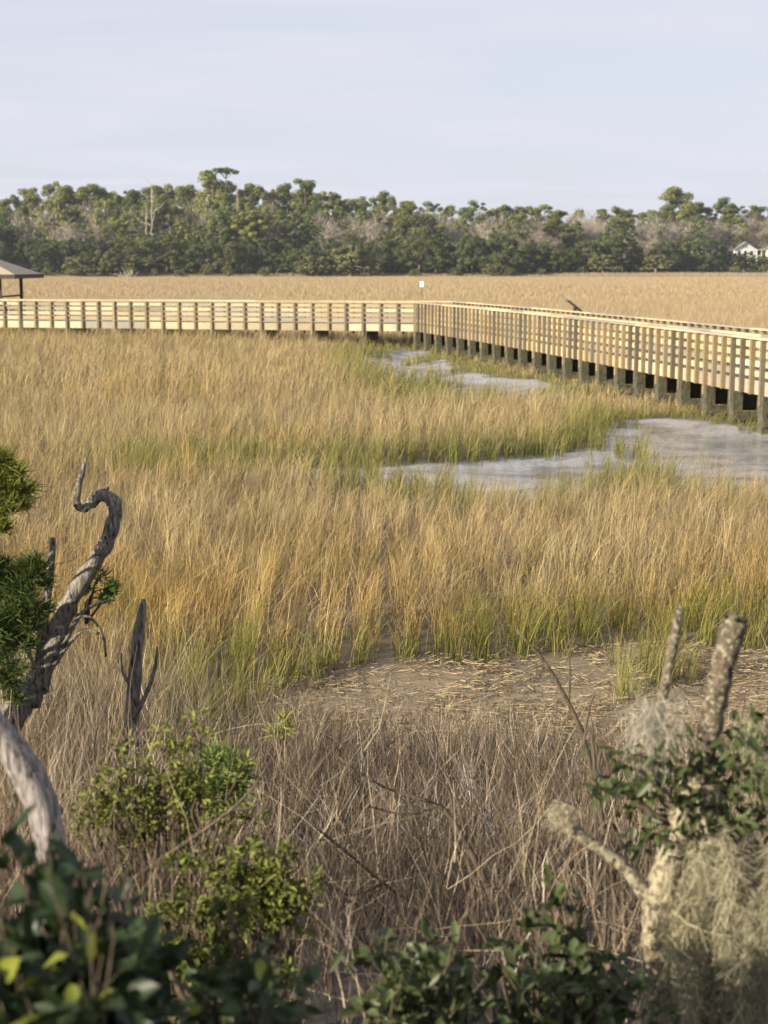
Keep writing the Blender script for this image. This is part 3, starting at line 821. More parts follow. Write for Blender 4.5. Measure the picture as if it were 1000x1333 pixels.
def forest():
    # high back row: pines whose crowns make the skyline
    px = -150.0
    while px < 1150:
        d = depth_at(px) + random.uniform(48, 62); right = px > 545
        k = random.choices(['pine', 'full', 'bare'], [.34, .40, .26] if right else [.55, .42, .03])[0]
        nm = {'full': 'full crowned evergreen', 'bare': 'tall leafless tree', 'pine': 'tall green pine'}[k]
        put(k, px, top_y(px) + random.uniform(-3, 11) + (8 if k == 'bare' else 0), d, random.uniform(.95, 1.3) if right else random.uniform(.75, 1.05), f'{nm} on the forest skyline {zone(px)}', f'{nm}s on the skyline {zone(px)}')
        px += random.uniform(10, 17)
    # third row
    px = -150.0
    while px < 1150:
        d = depth_at(px) + random.uniform(26, 40)
        right = px > 545
        k = random.choices(['full', 'bare', 'pine'], [.10, .86, .04] if right else [.56, .32, .12])[0]
        ty = top_y(px) + (random.uniform(8, 24) if right else random.uniform(12, 36))
        nm = {'full': 'full evergreen', 'bare': 'mauve leafless tree', 'pine': 'green pine'}[k]
        put(k, px, ty, d, random.uniform(.75, 1.05), f'{nm} standing in the middle of the forest {zone(px)}', f'{nm}s inside the forest {zone(px)}')
        px += random.uniform(8.5, 14) if px > 545 else random.uniform(11, 18)
    # second row
    px = -150.0
    while px < 1150:
        d = depth_at(px) + random.uniform(12, 22)
        right = px > 560
        k = random.choices(['full', 'bare', 'oak'], [.30, .48, .22] if right else [.40, .20, .40])[0]
        ty = random.uniform(281, 318) if right else random.uniform(264, 304)
        if not any(a < px < b for a, b in HOUSE_GAP):
            nm = {'full': 'rounded evergreen', 'bare': 'greyish leafless tree', 'oak': 'dark evergreen oak'}[k]
            put(k, px, ty, d, random.uniform(.85, 1.2), f'{nm} of middling height in the forest {zone(px)}', f'{nm}s of middling height {zone(px)}')
        px += random.uniform(17, 27)
    # front row: low dark live oaks along the marsh edge
    px = -150.0
    while px < 1150:
        d = depth_at(px) + random.uniform(-2, 7)
        gap = any(a - 4 < px < b for a, b in HOUSE_GAP)
        ty = random.uniform(322, 332) if gap else random.uniform(300, 334)
        put('oak', px, ty, d, random.uniform(1.0, 1.3), f'low dark live oak fronting the marsh {zone(px)}' + (' below the white houses' if gap else ''), f'low live oaks along the marsh edge {zone(px)}' + (' below the houses' if gap else ''))
        px += random.uniform(18, 29)
    # shrubs at the very edge
    px = -120.0
    while px < 1120:
        put('bush', px, random.uniform(341, 351), depth_at(px) - random.uniform(7, 11), random.uniform(.9, 1.7), f'small olive shrub on the marsh edge {zone(px)}', f'shrubs along the marsh edge {zone(px)}')
        px += random.uniform(24, 52)
    # the shaded growth under the trees, too many stems and leaves to count
    n = 60000; px_ = U(n, -220, 1220); dd = U(n, 12, 66); dep = 425 + 70 * smooth01(px_, 640, 1000) + dd
    x = (px_ - 500) / FPX * dep; h = U(n) ** 1.3 * (3.0 + 5.0 * vnoise(x, dep, 9, 71, 2))
    V, q, c = cards(np.stack([x, dep, 1.2 + h], 1), U(n, .25, .6), np.array([.06, .07, .032]) * U(n, .6, 1.4)[:, None], RNG.normal(0, 1, (n, 3)))
    tag(link('undergrowth', np_mesh('undergrowth', V, [q], c, False, M['oak'])), 'shaded undergrowth beneath and behind the forest trees', 'undergrowth', None, 'stuff')
    # trees that can be told apart
    put('pine', 278, 224, 470, 1.2, 'tall dense pine just left of the flat topped tallest pine', var=1)
    put('pine', 399, 236, 462, 1.05, 'round headed pine rising above the skyline near the centre', var=2)
    put('pine', 888, 247, 530, 1.35, 'tall layered pine standing alone above the right skyline', var=3)
    put('pine', 943, 260, 535, 1.2, 'broad pine with spreading crown right of the lone layered pine', var=4)
    put('full', 320, 272, 436, 1.2, 'bright green full pine in front of the forest below the tallest pine', var=0)
    put('full', 285, 280, 434, 1.1, 'full yellow green pine at the left foot of the tallest pine', var=5)
    put('full', 800, 286, 452, 1.3, 'full dark green pine in front of the leafless trees on the right', var=4)
    put('pine', 725, 276, 462, 1.5, 'wide green pine with bare lower trunk amid leafless trees', var=2)
    put('bush', 205, 304, 431, 1.0, 'olive tree with rounded crown beside the pale leafless one', var=1)
    put('bush', 104, 332, 415, 1.5, 'bright yellow olive shrub on the marsh edge near the pavilion', var=0)
    put('bush', 137, 325, 416, 1.2, 'brown olive rounded shrub right of the yellow one', var=2)
    put('bush', 408, 332, 416, 1.5, 'pale olive rounded shrub at the foot of the central forest', var=0)
    put('bush', 455, 318, 417, 1.3, 'grey green spreading shrub right of the pale olive one', var=1)
    put('bush', 785, 331, 438, 1.6, 'golden olive shrub below the full dark pine', var=2)
    put('bush', 855, 331, 445, 1.5, 'light olive shrub to the right of the golden one', var=0)
    put('oak', 700, 316, 440, 1.5, 'broad grey green oak with low sweeping crown right of centre', var=3)
    put('oak', 632, 322, 436, 1.3, 'rounded grey green oak left of the broad sweeping one', var=2)
    put('bare', 82, 276, 436, 1.15, 'pale grey leafless tree among dark oaks above the pavilion', var=0)

    # the tallest pine: long bare trunk with a flat top
    def special(name, px, py, d, label, build):
        top = P(px, py, d); z = float(ground_z(np.array([top.x]), np.array([d]))[0])
        o = empty(name, (top.x, d, z)); tag(o, label, 'tree'); build(o, top.z - z)
    def flat_top(o, H):
        tr = MB(); limbs(tr, (0, 0, -1), (.2, 0, H * .97), .36, .12, .006, 9); parts = []
        for k in range(11):
            a = random.uniform(0, 6.28); r = random.uniform(1.2, 4.1); e = np.array([math.cos(a) * r, math.sin(a) * r, H * .985 - r * .12 + random.uniform(-.3, .4)])
            limbs(tr, (.1, 0, H * .9), e, .09, .03, .03, 4); parts.append(blob(e, 1.35, 110, .22, np.array([.055, .085, .035]) * random.uniform(.8, 1.2), .5))
        for h, s in ((.86, 1.0), (.82, -1.2)):
            e = np.array([s, .2, H * h]); limbs(tr, (.1, 0, H * h - .8), e, .07, .03, .02, 4); parts.append(blob(e, 1.1, 70, .22, np.array([.045, .07, .03]), .8))
        tr.build('trunk', M['tree_bark'], o, True); link('crown', pack(parts, 'crown', M['pine']), o)
    special('pine_tree', 293, 219, 458, 'tallest pine on the skyline with a small flat umbrella crown', flat_top)
    def snag_tree(o, H, nb=9, lo=.45, spread=.18, r=.30):
        r *= .75
        tr = MB(); limbs(tr, (0, 0, -1), (.4, 0, H), r, .09, .01, 10); tr.build('trunk', M['snag'], o, True)
        b = MB()
        for k in range(nb):
            t = random.uniform(lo, .97); a = random.uniform(0, 6.28); L = H * spread * random.uniform(.4, 1)
            e = np.array([.4 * t + math.cos(a) * L, math.sin(a) * L * .6, H * t + L * random.uniform(.3, 1.1)])
            limbs(b, (.4 * t, 0, H * t), e, .15, .05, .06, 5)
        b.build('branches', M['snag'], o, True)
    special('dead_tree', 307, 238, 447, 'slim bleached dead trunk right of the tallest pine', lambda o, H: snag_tree(o, H, 4, .8, .05, .28))
    special('dead_tree', 196, 240, 440, 'bleached dead tree with forked white limbs left of the tallest pine', lambda o, H: snag_tree(o, H, 10, .52, .2, .34))
    special('dead_tree', 188, 262, 437, 'short broken white snag beside the forked dead tree', lambda o, H: snag_tree(o, H, 3, .7, .1, .3))
    def fallen(o, H):
        b = MB()
        for k in range(16):
            a = random.uniform(0, 3.14); L = random.uniform(1.5, 3.4)
            limbs(b, (random.uniform(-1.5, 1.5), 0, .2), (math.cos(a) * L + random.uniform(-1, 1), random.uniform(-1, 1), math.sin(a) * L * .75 + .4), .16, .05, .06, 5)
        b.build('branches', M['snag'], o, True)
    special('fallen_tree', 168, 350, 408, 'tangle of bleached driftwood branches on the marsh edge left of centre', fallen)
forest()

# ------------------------------------------------------------------ houses among the trees
def house(px, py_eave, d, w, dep, hwall, hroof, wallm, label, axis, porch=False):
    p = P(px, py_eave, d); z0 = p.z - hwall
    root = empty('house', (p.x, d, z0), axis); tag(root, label, 'house')
    b = MB(); x, y = w / 2, dep / 2
    v = [(-x, -y, -3), (x, -y, -3), (x, y, -3), (-x, y, -3), (-x, -y, hwall), (x, -y, hwall), (x, y, hwall), (-x, y, hwall), (0, -y, hwall + hroof - .15), (0, y, hwall + hroof - .15)]
    b.add(v, [(0, 1, 5, 8, 4), (1, 2, 6, 5), (2, 3, 7, 9, 6), (3, 0, 4, 7), (3, 2, 1, 0)]); b.build('wall', wallm, root)
    b = MB(); o = .5; s = o * hroof / x
    for sg in (-1, 1):
        q = [(sg * (x + o), -y - o, hwall - s), (0, -y - o, hwall + hroof), (0, y + o, hwall + hroof), (sg * (x + o), y + o, hwall - s)]
        b.add(q + [(a, c, e - .14) for a, c, e in q], [(0, 1, 2, 3), (7, 6, 5, 4), (0, 4, 5, 1), (1, 5, 6, 2), (2, 6, 7, 3), (3, 7, 4, 0)])
    b.build('roof', M['grey_roof'], root)
    for k in (-1, 0, 1):
        for zz in (hwall - 2.2, hwall - 5.4):
            if zz < 0: continue
            f = MB(); f.obox((k * w * .29 - .62, -y - .03), (k * w * .29 + .62, -y - .03), .06, zz - .1, zz + 1.6); fr = f.build('window', M['white'], root)
            f = MB(); f.obox((k * w * .29 - .5, -y - .075), (k * w * .29 + .5, -y - .075), .03, zz, zz + 1.5); f.build('pane', M['glass'], fr)
    f = MB(); f.obox((-.8, -y - .03), (.8, -y - .03), .06, hwall + hroof * .2, hwall + hroof * .45); f.build('vent', M['grey_roof'], root)
    if porch:
        f = MB(); f.obox((x + .1, -y + 1.5), (x + 4.2, -y + 1.5), 3.4, hwall - 3.4, hwall - 3.2); f.obox((x + .1, -y + 1.5), (x + 4.4, -y + 1.5), 3.8, hwall - .4, hwall - .15)
        for k in (.4, 2.2, 4.0): f.obox((x + k - .12, -y - .02), (x + k + .12, -y - .02), .24, hwall - 3.2, hwall - .4); f.obox((x + k - .12, -y - .02), (x + k + .12, -y - .02), .24, -3, hwall - 3.4)
        for k in range(7): f.obox((x + .3 + k * .6, -y - .02), (x + .36 + k * .6, -y - .02), .05, hwall - 3.2, hwall - 2.2)
        f.obox((x + .2, -y - .02), (x + 4.2, -y - .02), .09, hwall - 2.2, hwall - 2.08)
        f.build('porch', M['white'], root)
house(963, 324, 520, 8.0, 7, 6.0, 2.3, M['white'], 'white two storey house with grey gable roof among the trees on the right', R(18), True)
house(1016, 323, 522, 10.0, 9, 7.0, 4.6, M['cream'], 'cream gabled house at the right edge of the picture', R(-8))

# ------------------------------------------------------------------ leaves for the near plants
def leaves(c, axis, nrm, L, W, tint, fold=.25, droop=.15):
    n = len(c); axis = norm(axis); side = norm(np.cross(axis, nrm)); up = np.cross(side, axis)
    def pt(t, s, f, dz): return c + axis * (L * t)[:, None] + side * (W * s)[:, None] + up * (W * f - L * dz)[:, None]
    V = np.stack([pt(0, 0, 0, 0), pt(.3, -.42, fold, droop * .09), pt(.3, 0, 0, droop * .09), pt(.3, .42, fold, droop * .09),
                  pt(.68, -.40, fold, droop * .46), pt(.68, 0, 0, droop * .46), pt(.68, .40, fold, droop * .46), pt(1.0, 0, .05, droop)], 1).reshape(-1, 3)
    b = np.arange(n)[:, None] * 8
    tr = np.concatenate([b + np.array([[0, 2, 1]]), b + np.array([[0, 3, 2]]), b + np.array([[4, 5, 7]]), b + np.array([[5, 6, 7]])])
    qd = np.concatenate([b + np.array([[1, 2, 5, 4]]), b + np.array([[2, 3, 6, 5]])])
    return V, qd, tr, np.repeat(tint, 8, 0)

def leaf_mesh(name, c, axis, nrm, L, W, tint, mat, fold=.25):
    V, q, t, C = leaves(c, axis, nrm, L, W, tint, fold)
    return np_mesh(name, V, [q, t], C, True, mat)

def leafy_shrub(name, label, cat, base, ends, nleaf, L, W, tint, mat='leaf', yellow=0.0, spread=.06, r0=.012, twigs=4, group=None):
    """stems from the base to each end point, twigs near the ends and leaves round the twigs"""
    base = Vector(base); root = empty(name, base); tag(root, label, cat, group)
    mb = MB(); src = []; axs = []
    for e in ends:
        e = Vector(e) - base; mid = e * .5 + Vector((random.uniform(-.06, .06), random.uniform(-.06, .06), e.length * .08))
        pts = [Vector(p) for p in spline([(0, 0, 0), tuple(mid), tuple(e)], 8)]
        mb.tube(pts, list(np.linspace(r0, r0 * .28, 8)), 6)
        for k in range(twigs):
            t = random.uniform(.55, 1.0); o = pts[int(t * 7)]
            dv = Vector(norm(RNG.normal(0, 1, 3) + np.array([0, 0, .5]))) * random.uniform(.5, 1.3) * spread
            tp = o + dv; mb.tube([o, o + dv * .5 + Vector((0, 0, .006)), tp], [r0 * .25, r0 * .2, r0 * .1], 4)
            for j in range(nleaf):
                src.append(np.array(o + dv * random.uniform(.1, 1.05))); axs.append(norm(np.array(dv.normalized()) * .7 + RNG.normal(0, .75, 3)))
    mb.build('stems', M['twig'], root, True)
    n = len(src); src = np.array(src); axs = np.array(axs)
    nr = norm(RNG.normal(0, .6, (n, 3)) + np.array([0, -.2, 1.0]))
    c = np.array(tint) * U(n, .6, 1.4)[:, None]
    y = U(n) < yellow; c[y] = np.array([.20, .23, .035]) * U(int(y.sum()), .5, 1.1)[:, None]
    link('foliage', leaf_mesh('foliage', src, axs, nr, L * U(n, .6, 1.25), W * U(n, .7, 1.2), c, M[mat]), root)
    return root

def px_ends(spec):
    return [P(a, b, d) for a, b, d in spec]

def gz(x, y): return float(ground_z(np.array([x]), np.array([y]))[0])
def root_at(px, d):
    x = (px - 500) / FPX * d; return Vector((x, d, gz(x, d) - .03))

# broad leaves close to the camera, lower left, shade painted into their dark tint
ends = px_ends([(random.uniform(-40, 150), random.uniform(1090, 1330), random.uniform(2.0, 2.6)) for _ in range(44)] + [(150, 1085, 2.2), (120, 1095, 2.3), (95, 1130, 2.2), (165, 1130, 2.3), (40, 1085, 2.5), (10, 1075, 2.4)]
               + [(random.uniform(140, 220), random.uniform(1150, 1340), random.uniform(2.1, 2.7)) for _ in range(9)])
leafy_shrub('broadleaf_shrub', 'dark broad leaved evergreen shrub blurred in the lower left corner', 'shrub', root_at(40, 2.2), ends, 6, .072, .032, (.019, .033, .012), yellow=.05, spread=.085, r0=.0045)
ends = px_ends([(random.uniform(235, 400), random.uniform(1205, 1340), random.uniform(2.5, 2.9)) for _ in range(17)] + [(340, 1190, 2.7), (300, 1180, 2.7)])
leafy_shrub('broadleaf_shrub', 'sparser dark green shrub right of the lower left corner bush', 'shrub', root_at(330, 2.6), ends, 5, .055, .025, (.04, .062, .022), yellow=.05, spread=.07, r0=.008)
# evergreen oak sprays along the bottom
ends = px_ends([(random.uniform(465, 640), random.uniform(1225, 1345), random.uniform(3.1, 3.6)) for _ in range(30)] + [(505, 1215, 3.3), (560, 1205, 3.3), (590, 1222, 3.3), (470, 1228, 3.3), (530, 1208, 3.4), (625, 1238, 3.3)])
leafy_shrub('oak_sapling', 'bluish green leafy oak sapling at the bottom centre', 'shrub', root_at(550, 3.3), ends, 5, .05, .026, (.052, .068, .024), spread=.075, r0=.005)
ends = px_ends([(random.uniform(640, 860), random.uniform(1240, 1345), random.uniform(3.1, 3.6)) for _ in range(34)] + [(690, 1185, 3.4), (710, 1165, 3.4), (735, 1150, 3.4), (748, 1172, 3.4), (665, 1205, 3.4), (780, 1205, 3.4), (735, 1165, 3.4), (760, 1185, 3.4), (668, 1180, 3.4), (700, 1225, 3.4), (850, 1310, 3.3), (730, 1215, 3.4)])
leafy_shrub('oak_sapling', 'dark green leafy oak sapling beside the mossy stump', 'shrub', root_at(740, 3.3), ends, 5, .05, .026, (.046, .062, .022), spread=.075, r0=.005)

# ------------------------------------------------------------------ mossy broken oak, right foreground
def px_tube(mb, pts, d, sides=10, n=14, lump=.06, jag=0.0):
    """pts: (px, py, width in px)"""
    rows = spline([(*P(a, b, d), w * d / FPX / 2) for a, b, w in pts], n)
    mb.tube([r[:3] for r in rows], [max(.002, r[3] * random.uniform(1 - lump * .7, 1 + lump * .7)) for r in rows], sides, (1, 1, 1), lump, True, jag)

def wisps(c, n, L, sd, tint, hang=1.0, w=.0022):
    """curly moss strands hanging from points c"""
    src = c[RNG.integers(0, len(c), n)] + RNG.normal(0, sd, (n, 3))
    d = norm(RNG.normal(0, .35, (n, 3)) + np.array([0, 0, -hang]))
    V, q, C = brush_curves(src, d, L * U(n, .4, 1.3), np.full(n, w) * U(n, .7, 1.5), 6, RNG.normal(0, .22, (n, 3)), np.array(tint) * U(n, .6, 1.3)[:, None], .4)
    V += np.cumsum(RNG.normal(0, .0065, (n, 7, 3)), 1).repeat(2, 1)
    return V, q, C

D_ST = 3.7
def broken_oak():
    base = root_at(905, D_ST); root = empty('broken_oak', base)
    tag(root, 'broken lichen covered oak with two snapped upright limbs in the right foreground', 'tree')
    inv = -base
    def part(name, specs, mat, d=D_ST, n=38, lump=.13, parent=root):
        mb = MB()
        for s in specs: px_tube(mb, s, d, 14, n, lump, .6)
        mb.v = [tuple(Vector(v) + inv) for v in mb.v]
        return mb.build(name, mat, parent, True)
    part('trunk', [[(868, 1560, 80), (862, 1400, 66), (858, 1300, 46), (856, 1200, 42), (872, 1120, 42), (890, 1060, 34), (905, 1015, 28)],
                   [(960, 1560, 110), (958, 1380, 100), (962, 1250, 92), (955, 1150, 84), (930, 1080, 58), (912, 1020, 44)]], M['pale_bark'])
    part('snapped_limb', [[(905, 1020, 27), (918, 975, 29), (932, 910, 31), (945, 850, 31), (954, 818, 35), (958, 802, 31)]], M['lichen_bark'])
    part('snapped_limb', [[(842, 1010, 17), (853, 945, 16), (866, 890, 14), (876, 840, 13), (884, 800, 11), (887, 788, 6)]], M['lichen_bark'])
    part('dead_branch', [[(856, 1190, 26), (838, 1160, 22), (812, 1128, 18), (785, 1108, 17), (752, 1085, 18), (730, 1068, 21), (722, 1056, 17)]], M['pale_bark'])
    for q in ([(840, 1000, 18), (870, 1045, 20), (890, 1070, 22)], [(735, 1070, 10), (742, 1058, 7), (752, 1050, 5)], [(728, 1062, 9), (735, 1050, 6), (744, 1046, 4)]):
        part('stub', [q], M['lichen_bark'], n=6)
    part('leafy_branch', [[(1060, 1010, 20), (1000, 1050, 18), (960, 1080, 16), (900, 1090, 14), (850, 1060, 11), (800, 1020, 8)], [(960, 1080, 12), (930, 1040, 10), (870, 1000, 8), (800, 985, 5)], [(1000, 1050, 12), (985, 1000, 9), (970, 950, 6)]], M['twig'])
    # leaves
    cl = []
    for a, b, s, k in [(800, 1000, 22, 46), (820, 1030, 22, 50), (790, 1035, 16, 30), (860, 985, 20, 40), (850, 1040, 20, 40), (900, 1005, 30, 80), (900, 1050, 34, 95), (945, 1000, 30, 80), (960, 1050, 30, 90), (935, 1075, 22, 50), (990, 1015, 28, 80), (985, 960, 18, 34), (960, 975, 20, 44), (830, 1095, 16, 30), (855, 1085, 16, 30), (815, 1105, 10, 14), (1000, 1075, 20, 40), (1030, 1000, 30, 60), (985, 935, 12, 14)]:
        for _ in range(int(k * .62)): cl.append(np.array(P(a + random.gauss(0, s), b + random.gauss(0, s * .62), D_ST + random.gauss(-.03, .09)) + inv))
    c = np.array(cl); n = len(c)
    link('foliage', leaf_mesh('foliage', c, RNG.normal(0, 1, (n, 3)), norm(RNG.normal(0, .7, (n, 3)) + np.array([0, -.2, .9])), .042 * U(n, .6, 1.3), .021 * U(n, .7, 1.2), np.array([.046, .062, .02]) * U(n, .55, 1.5)[:, None], M['leaf']), root)
broken_oak()

def moss(label, spots, n, L, sd, tint, d=D_ST, w=.0024):
    c = np.array([P(a, b, d - .04 + random.uniform(-.05, .05)) for a, b in spots]); base = Vector(c.mean(0)); c = c - np.array(base)
    me = pack([wisps(c, n, L, sd, tint, .9, w)], 'hanging_moss', M['moss'])
    o = link('hanging_moss', me, None, base); tag(o, label, 'moss', 'moss hanging on the broken oak')
def hanks(label, anchors, tint, d=D_ST, group='moss hanging on the broken oak'):
    """loose hanks of curly strands, each hanging from an anchor (px, py, length px, width px)"""
    base = P(anchors[0][0], anchors[0][1], d); parts = []
    for a, b, L, w in anchors:
        k = int(L * w * .085); dd = d + random.uniform(-.16, .06); u = dd / FPX
        t = U(k) ** .85; sway = np.cumsum(RNG.normal(0, w * .13, 12)); ax = np.interp(t, np.linspace(0, 1, 12), sway)
        r = w * .5 * np.interp(t, [0, .15, .55, 1], [.35, .8, 1, .25])
        top = np.array(P(a, b, dd)) - np.array(base)
        p = top + np.stack([(ax + RNG.normal(0, .45, k) * r) * u, RNG.normal(0, .5, k) * r * u, -t * L * u], 1)
        dr = norm(RNG.normal(0, .5, (k, 3)) + np.array([0, 0, -1.0]))
        V, q, C = brush_curves(p, dr, U(k, .018, .075), U(k, .0009, .002), 5, RNG.normal(0, .4, (k, 3)), np.array(tint) * (random.uniform(.8, 1.2) * U(k, .6, 1.35))[:, None], .3)
        V += np.cumsum(RNG.normal(0, .004, (k, 6, 3)), 1).repeat(2, 1); parts.append((V, q, C))
    o = link('hanging_moss', pack(parts, 'hanging_moss', M['moss']), None, base); tag(o, label, 'moss', group)
hanks('thick grey green curtain of moss hanging from the leafy oak branch', [(x, 1075 + random.uniform(-12, 50), random.uniform(110, 290), random.uniform(16, 34)) for x in np.linspace(890, 1045, 26)] + [(random.uniform(885, 1040), random.uniform(1140, 1250), random.uniform(90, 200), random.uniform(14, 30)) for _ in range(22)], (.36, .335, .225))
hanks('pale moss wrapped round the broken oak trunk near its dead branch', [(random.uniform(862, 900), random.uniform(1110, 1260), random.uniform(50, 110), random.uniform(8, 16)) for _ in range(14)], (.38, .345, .215))
moss('small grey tuft of moss on the thinner snapped limb', [(random.uniform(828, 880), random.uniform(905, 985)) for _ in range(14)], 420, .07, .02, (.38, .355, .28), w=.0016)
moss('greenish moss strands among the leaves at the right edge', [(random.uniform(960, 1010), random.uniform(935, 1040)) for _ in range(14)], 420, .10, .02, (.28, .28, .17), w=.0016)
moss('lichen tuft at the tip of the dead branch', [(random.uniform(718, 745), random.uniform(1052, 1072)) for _ in range(8)], 160, .03, .008, (.40, .35, .24), w=.0016)

# ------------------------------------------------------------------ dead cedar with the swan-neck limb, left
def dead_cedar():
    d = 7.0; base = root_at(-52, d); root = empty('dead_cedar', base)
    tag(root, 'grey dead cedar whose limb bends like a swan neck at the left', 'tree')
    def part(name, spec, n=18, mat='dead_wood', lump=.07, dd=d):
        mb = MB(); px_tube(mb, spec, dd, 10, n, lump); mb.v = [tuple(Vector(v) - base) for v in mb.v]; return mb.build(name, M[mat], root, True)
    part('trunk', [(-60, 1230, 58), (-45, 1100, 50), (-12, 985, 42), (22, 925, 36), (50, 890, 33)], 24, lump=.14)
    part('swan_neck_limb', [(46, 895, 34), (66, 850, 29), (78, 815, 26), (96, 775, 23), (121, 735, 21), (141, 700, 19), (150, 668, 18), (146, 652, 18), (133, 645, 16), (118, 655, 15), (106, 662, 11), (100, 655, 10), (101, 640, 10), (106, 620, 8), (110, 605, 5), (113, 595, 2)], 70, lump=.15)
    part('upright_stub', [(46, 920, 17), (52, 860, 15), (58, 800, 13), (64, 760, 11), (68, 720, 9.5), (69, 700, 8)], 14)
    part('stub', [(136, 650, 8), (139, 640, 5), (141, 634, 3)], 4)
    part('stub', [(92, 775, 6), (90, 766, 5), (91, 760, 3)], 4)
    mb = MB()
    for s in [[(80, 845, 7), (105, 800, 6), (128, 786, 5), (150, 781, 3)], [(98, 800, 5), (120, 805, 4), (135, 830, 4), (138, 855, 3)], [(70, 865, 6), (105, 822, 5), (130, 825, 4)], [(62, 900, 5), (30, 840, 4), (10, 830, 3)], [(40, 920, 5), (20, 940, 4), (-5, 965, 3)], [(46, 880, 5), (36, 830, 3), (40, 800, 2)]]:
        px_tube(mb, s, d - .03, 6, 8, .05)
    mb.v = [tuple(Vector(v) - base) for v in mb.v]; mb.build('dead_twigs', M['dead_wood'], root, True)
dead_cedar()

def stump(name, label, spec, d, mat, cat='stump'):
    b = root_at(spec[0][0], d); root = empty(name, b); tag(root, label, cat)
    mb = MB(); px_tube(mb, spec, d, 10, 16, .12); mb.v = [tuple(Vector(v) - b) for v in mb.v]; mb.build('trunk', M[mat], root, True)
    return root, b
s, b = stump('dead_stump', 'short dark pointed stump rising from the brush right of the swan neck limb', [(165, 1130, 26), (170, 1000, 22), (172, 930, 20), (176, 880, 18), (180, 830, 15), (185, 795, 11), (187, 780, 5)], 7.3, 'dead_wood')
mb = MB()
for q in [[(172, 940, 8), (190, 905, 6), (202, 870, 5), (205, 842, 3)], [(176, 900, 6), (160, 875, 4), (158, 850, 2)]]: px_tube(mb, q, 7.28, 6, 7, .05)
mb.v = [tuple(Vector(v) - b) for v in mb.v]; mb.build('twigs', M['dead_wood'], s, True)

stump('leaning_trunk', 'bleached silvery trunk arching down into the leaves at the lower left', [(-70, 860, 44), (-38, 905, 40), (-8, 945, 42), (22, 985, 44), (48, 1030, 43), (62, 1080, 41), (72, 1130, 40), (95, 1200, 46), (135, 1260, 44), (180, 1320, 44), (215, 1420, 50), (230, 1560, 56)], 3.6, 'silver_wood', 'tree trunk')

# ------------------------------------------------------------------ cedar foliage at the left edge, and young shrubs
def plumes(name, label, cat, base, spots, n, d, tint, L=.05, w=.006, tipup=.6, group=None, trunk=None, more=None, oval=0):
    """fine scale-leaf sprays: spots are (px, py, spread px)"""
    root = empty(name, base); tag(root, label, cat, group); base = Vector(base)
    mb = MB(); parts = []; cs = []; ds = []
    jobs = [(a, b, s, n, tint) for a, b, s in spots] + ([(a, b, s, more[1], more[2]) for a, b, s in more[0]] if more else [])
    if trunk:
        top = P(-170, trunk, d) - base; mb.tube([Vector((0, 0, -.1)), top * .5 + Vector((.03, 0, 0)), top], [.07, .055, .03], 8)
    for (a, b, s, n, tint) in jobs:
        e = P(a, b, d); q = e - base; st = Vector((0, 0, max(.05, q.z - .12))) if trunk else Vector((0, 0, 0))
        mb.tube([Vector(p) for p in spline([tuple(st), tuple((st + q) * .5 + Vector((random.uniform(-.05, .05), 0, .05))), tuple(q)], 7)], list(np.linspace(min(.014, q.length * .035), .0025, 7)), 6)
        k = int(n * s / 20)
        sub = [(a + random.gauss(0, s * .6), b + random.gauss(0, s * .55), random.gauss(0, s * .5)) for _ in range(6)]
        pick = [random.choice(sub) for _ in range(k)]
        c = np.array([P(u + random.gauss(0, s * .24), v_ + random.gauss(0, s * .34), d + (w_ + random.gauss(0, s * .24)) * d / FPX) - base for u, v_, w_ in pick])
        out = norm(c - np.array(q) + 1e-4); dd = norm(out * .6 + RNG.normal(0, .5, (k, 3)) + np.array([0, 0, tipup]))
        cs.append(c); ds.append(dd)
        col = np.array(tint) * U(k, .55, 1.5)[:, None]
        parts.append(brush_curves(c, dd, L * U(k, .5, 1.4), w * U(k, .7, 1.4), 2, RNG.normal(0, .3, (k, 3)), col))
    mb.build('stems', M['twig'], root, True)
    if oval:
        c, ax = np.concatenate(cs), np.concatenate(ds); k = len(c)
        link('foliage', leaf_mesh('foliage', c, ax, norm(RNG.normal(0, .6, (k, 3)) + np.array([0, 0, 1.0])), oval * U(k, .5, 1.35), oval * .48 * U(k, .7, 1.25), np.array(tint) * U(k, .5, 1.4)[:, None], M['juniper']), root); return
    link('foliage', pack(parts, 'foliage', M['juniper']), root)

plumes('cedar_tree', 'green cedar tree at the left edge with yellow green tufts above and dark boughs below', 'tree', root_at(-170, 6.6),
       [(-5, 625, 16), (10, 612, 9), (22, 636, 9), (12, 656, 12), (-8, 672, 15), (0, 598, 7), (31, 634, 6), (-30, 640, 22), (20, 618, 7), (4, 690, 9), (-25, 600, 16)], 560, 6.6, (.12, .135, .022), trunk=560,
       more=([(5, 762, 18), (28, 768, 14), (44, 750, 10), (20, 800, 18), (-10, 820, 24), (45, 788, 11), (12, 850, 14), (8, 885, 10), (-14, 745, 14), (-14, 890, 16), (50, 736, 6), (6, 738, 7), (22, 908, 6), (38, 812, 10), (30, 836, 8), (56, 760, 5), (-30, 860, 20), (30, 745, 6)], 700, (.06, .085, .022)))
plumes('cedar_sprig', 'tiny green cedar sprig just right of the swan neck limb', 'foliage', P(112, 812, 7.05), [(128, 752, 8), (140, 765, 9), (136, 778, 7), (146, 772, 5)], 330, 7.05, (.06, .10, .025), L=.035)
stemmed = [(random.gauss(205, 52), random.gauss(1040, 42), random.uniform(10, 18)) for _ in range(60)]
plumes('young_shrub', 'yellow green young shrub in the brush at the lower left', 'shrub', root_at(190, 4.6), stemmed, 62, 4.6, (.155, .17, .038), tipup=.2, oval=.024)
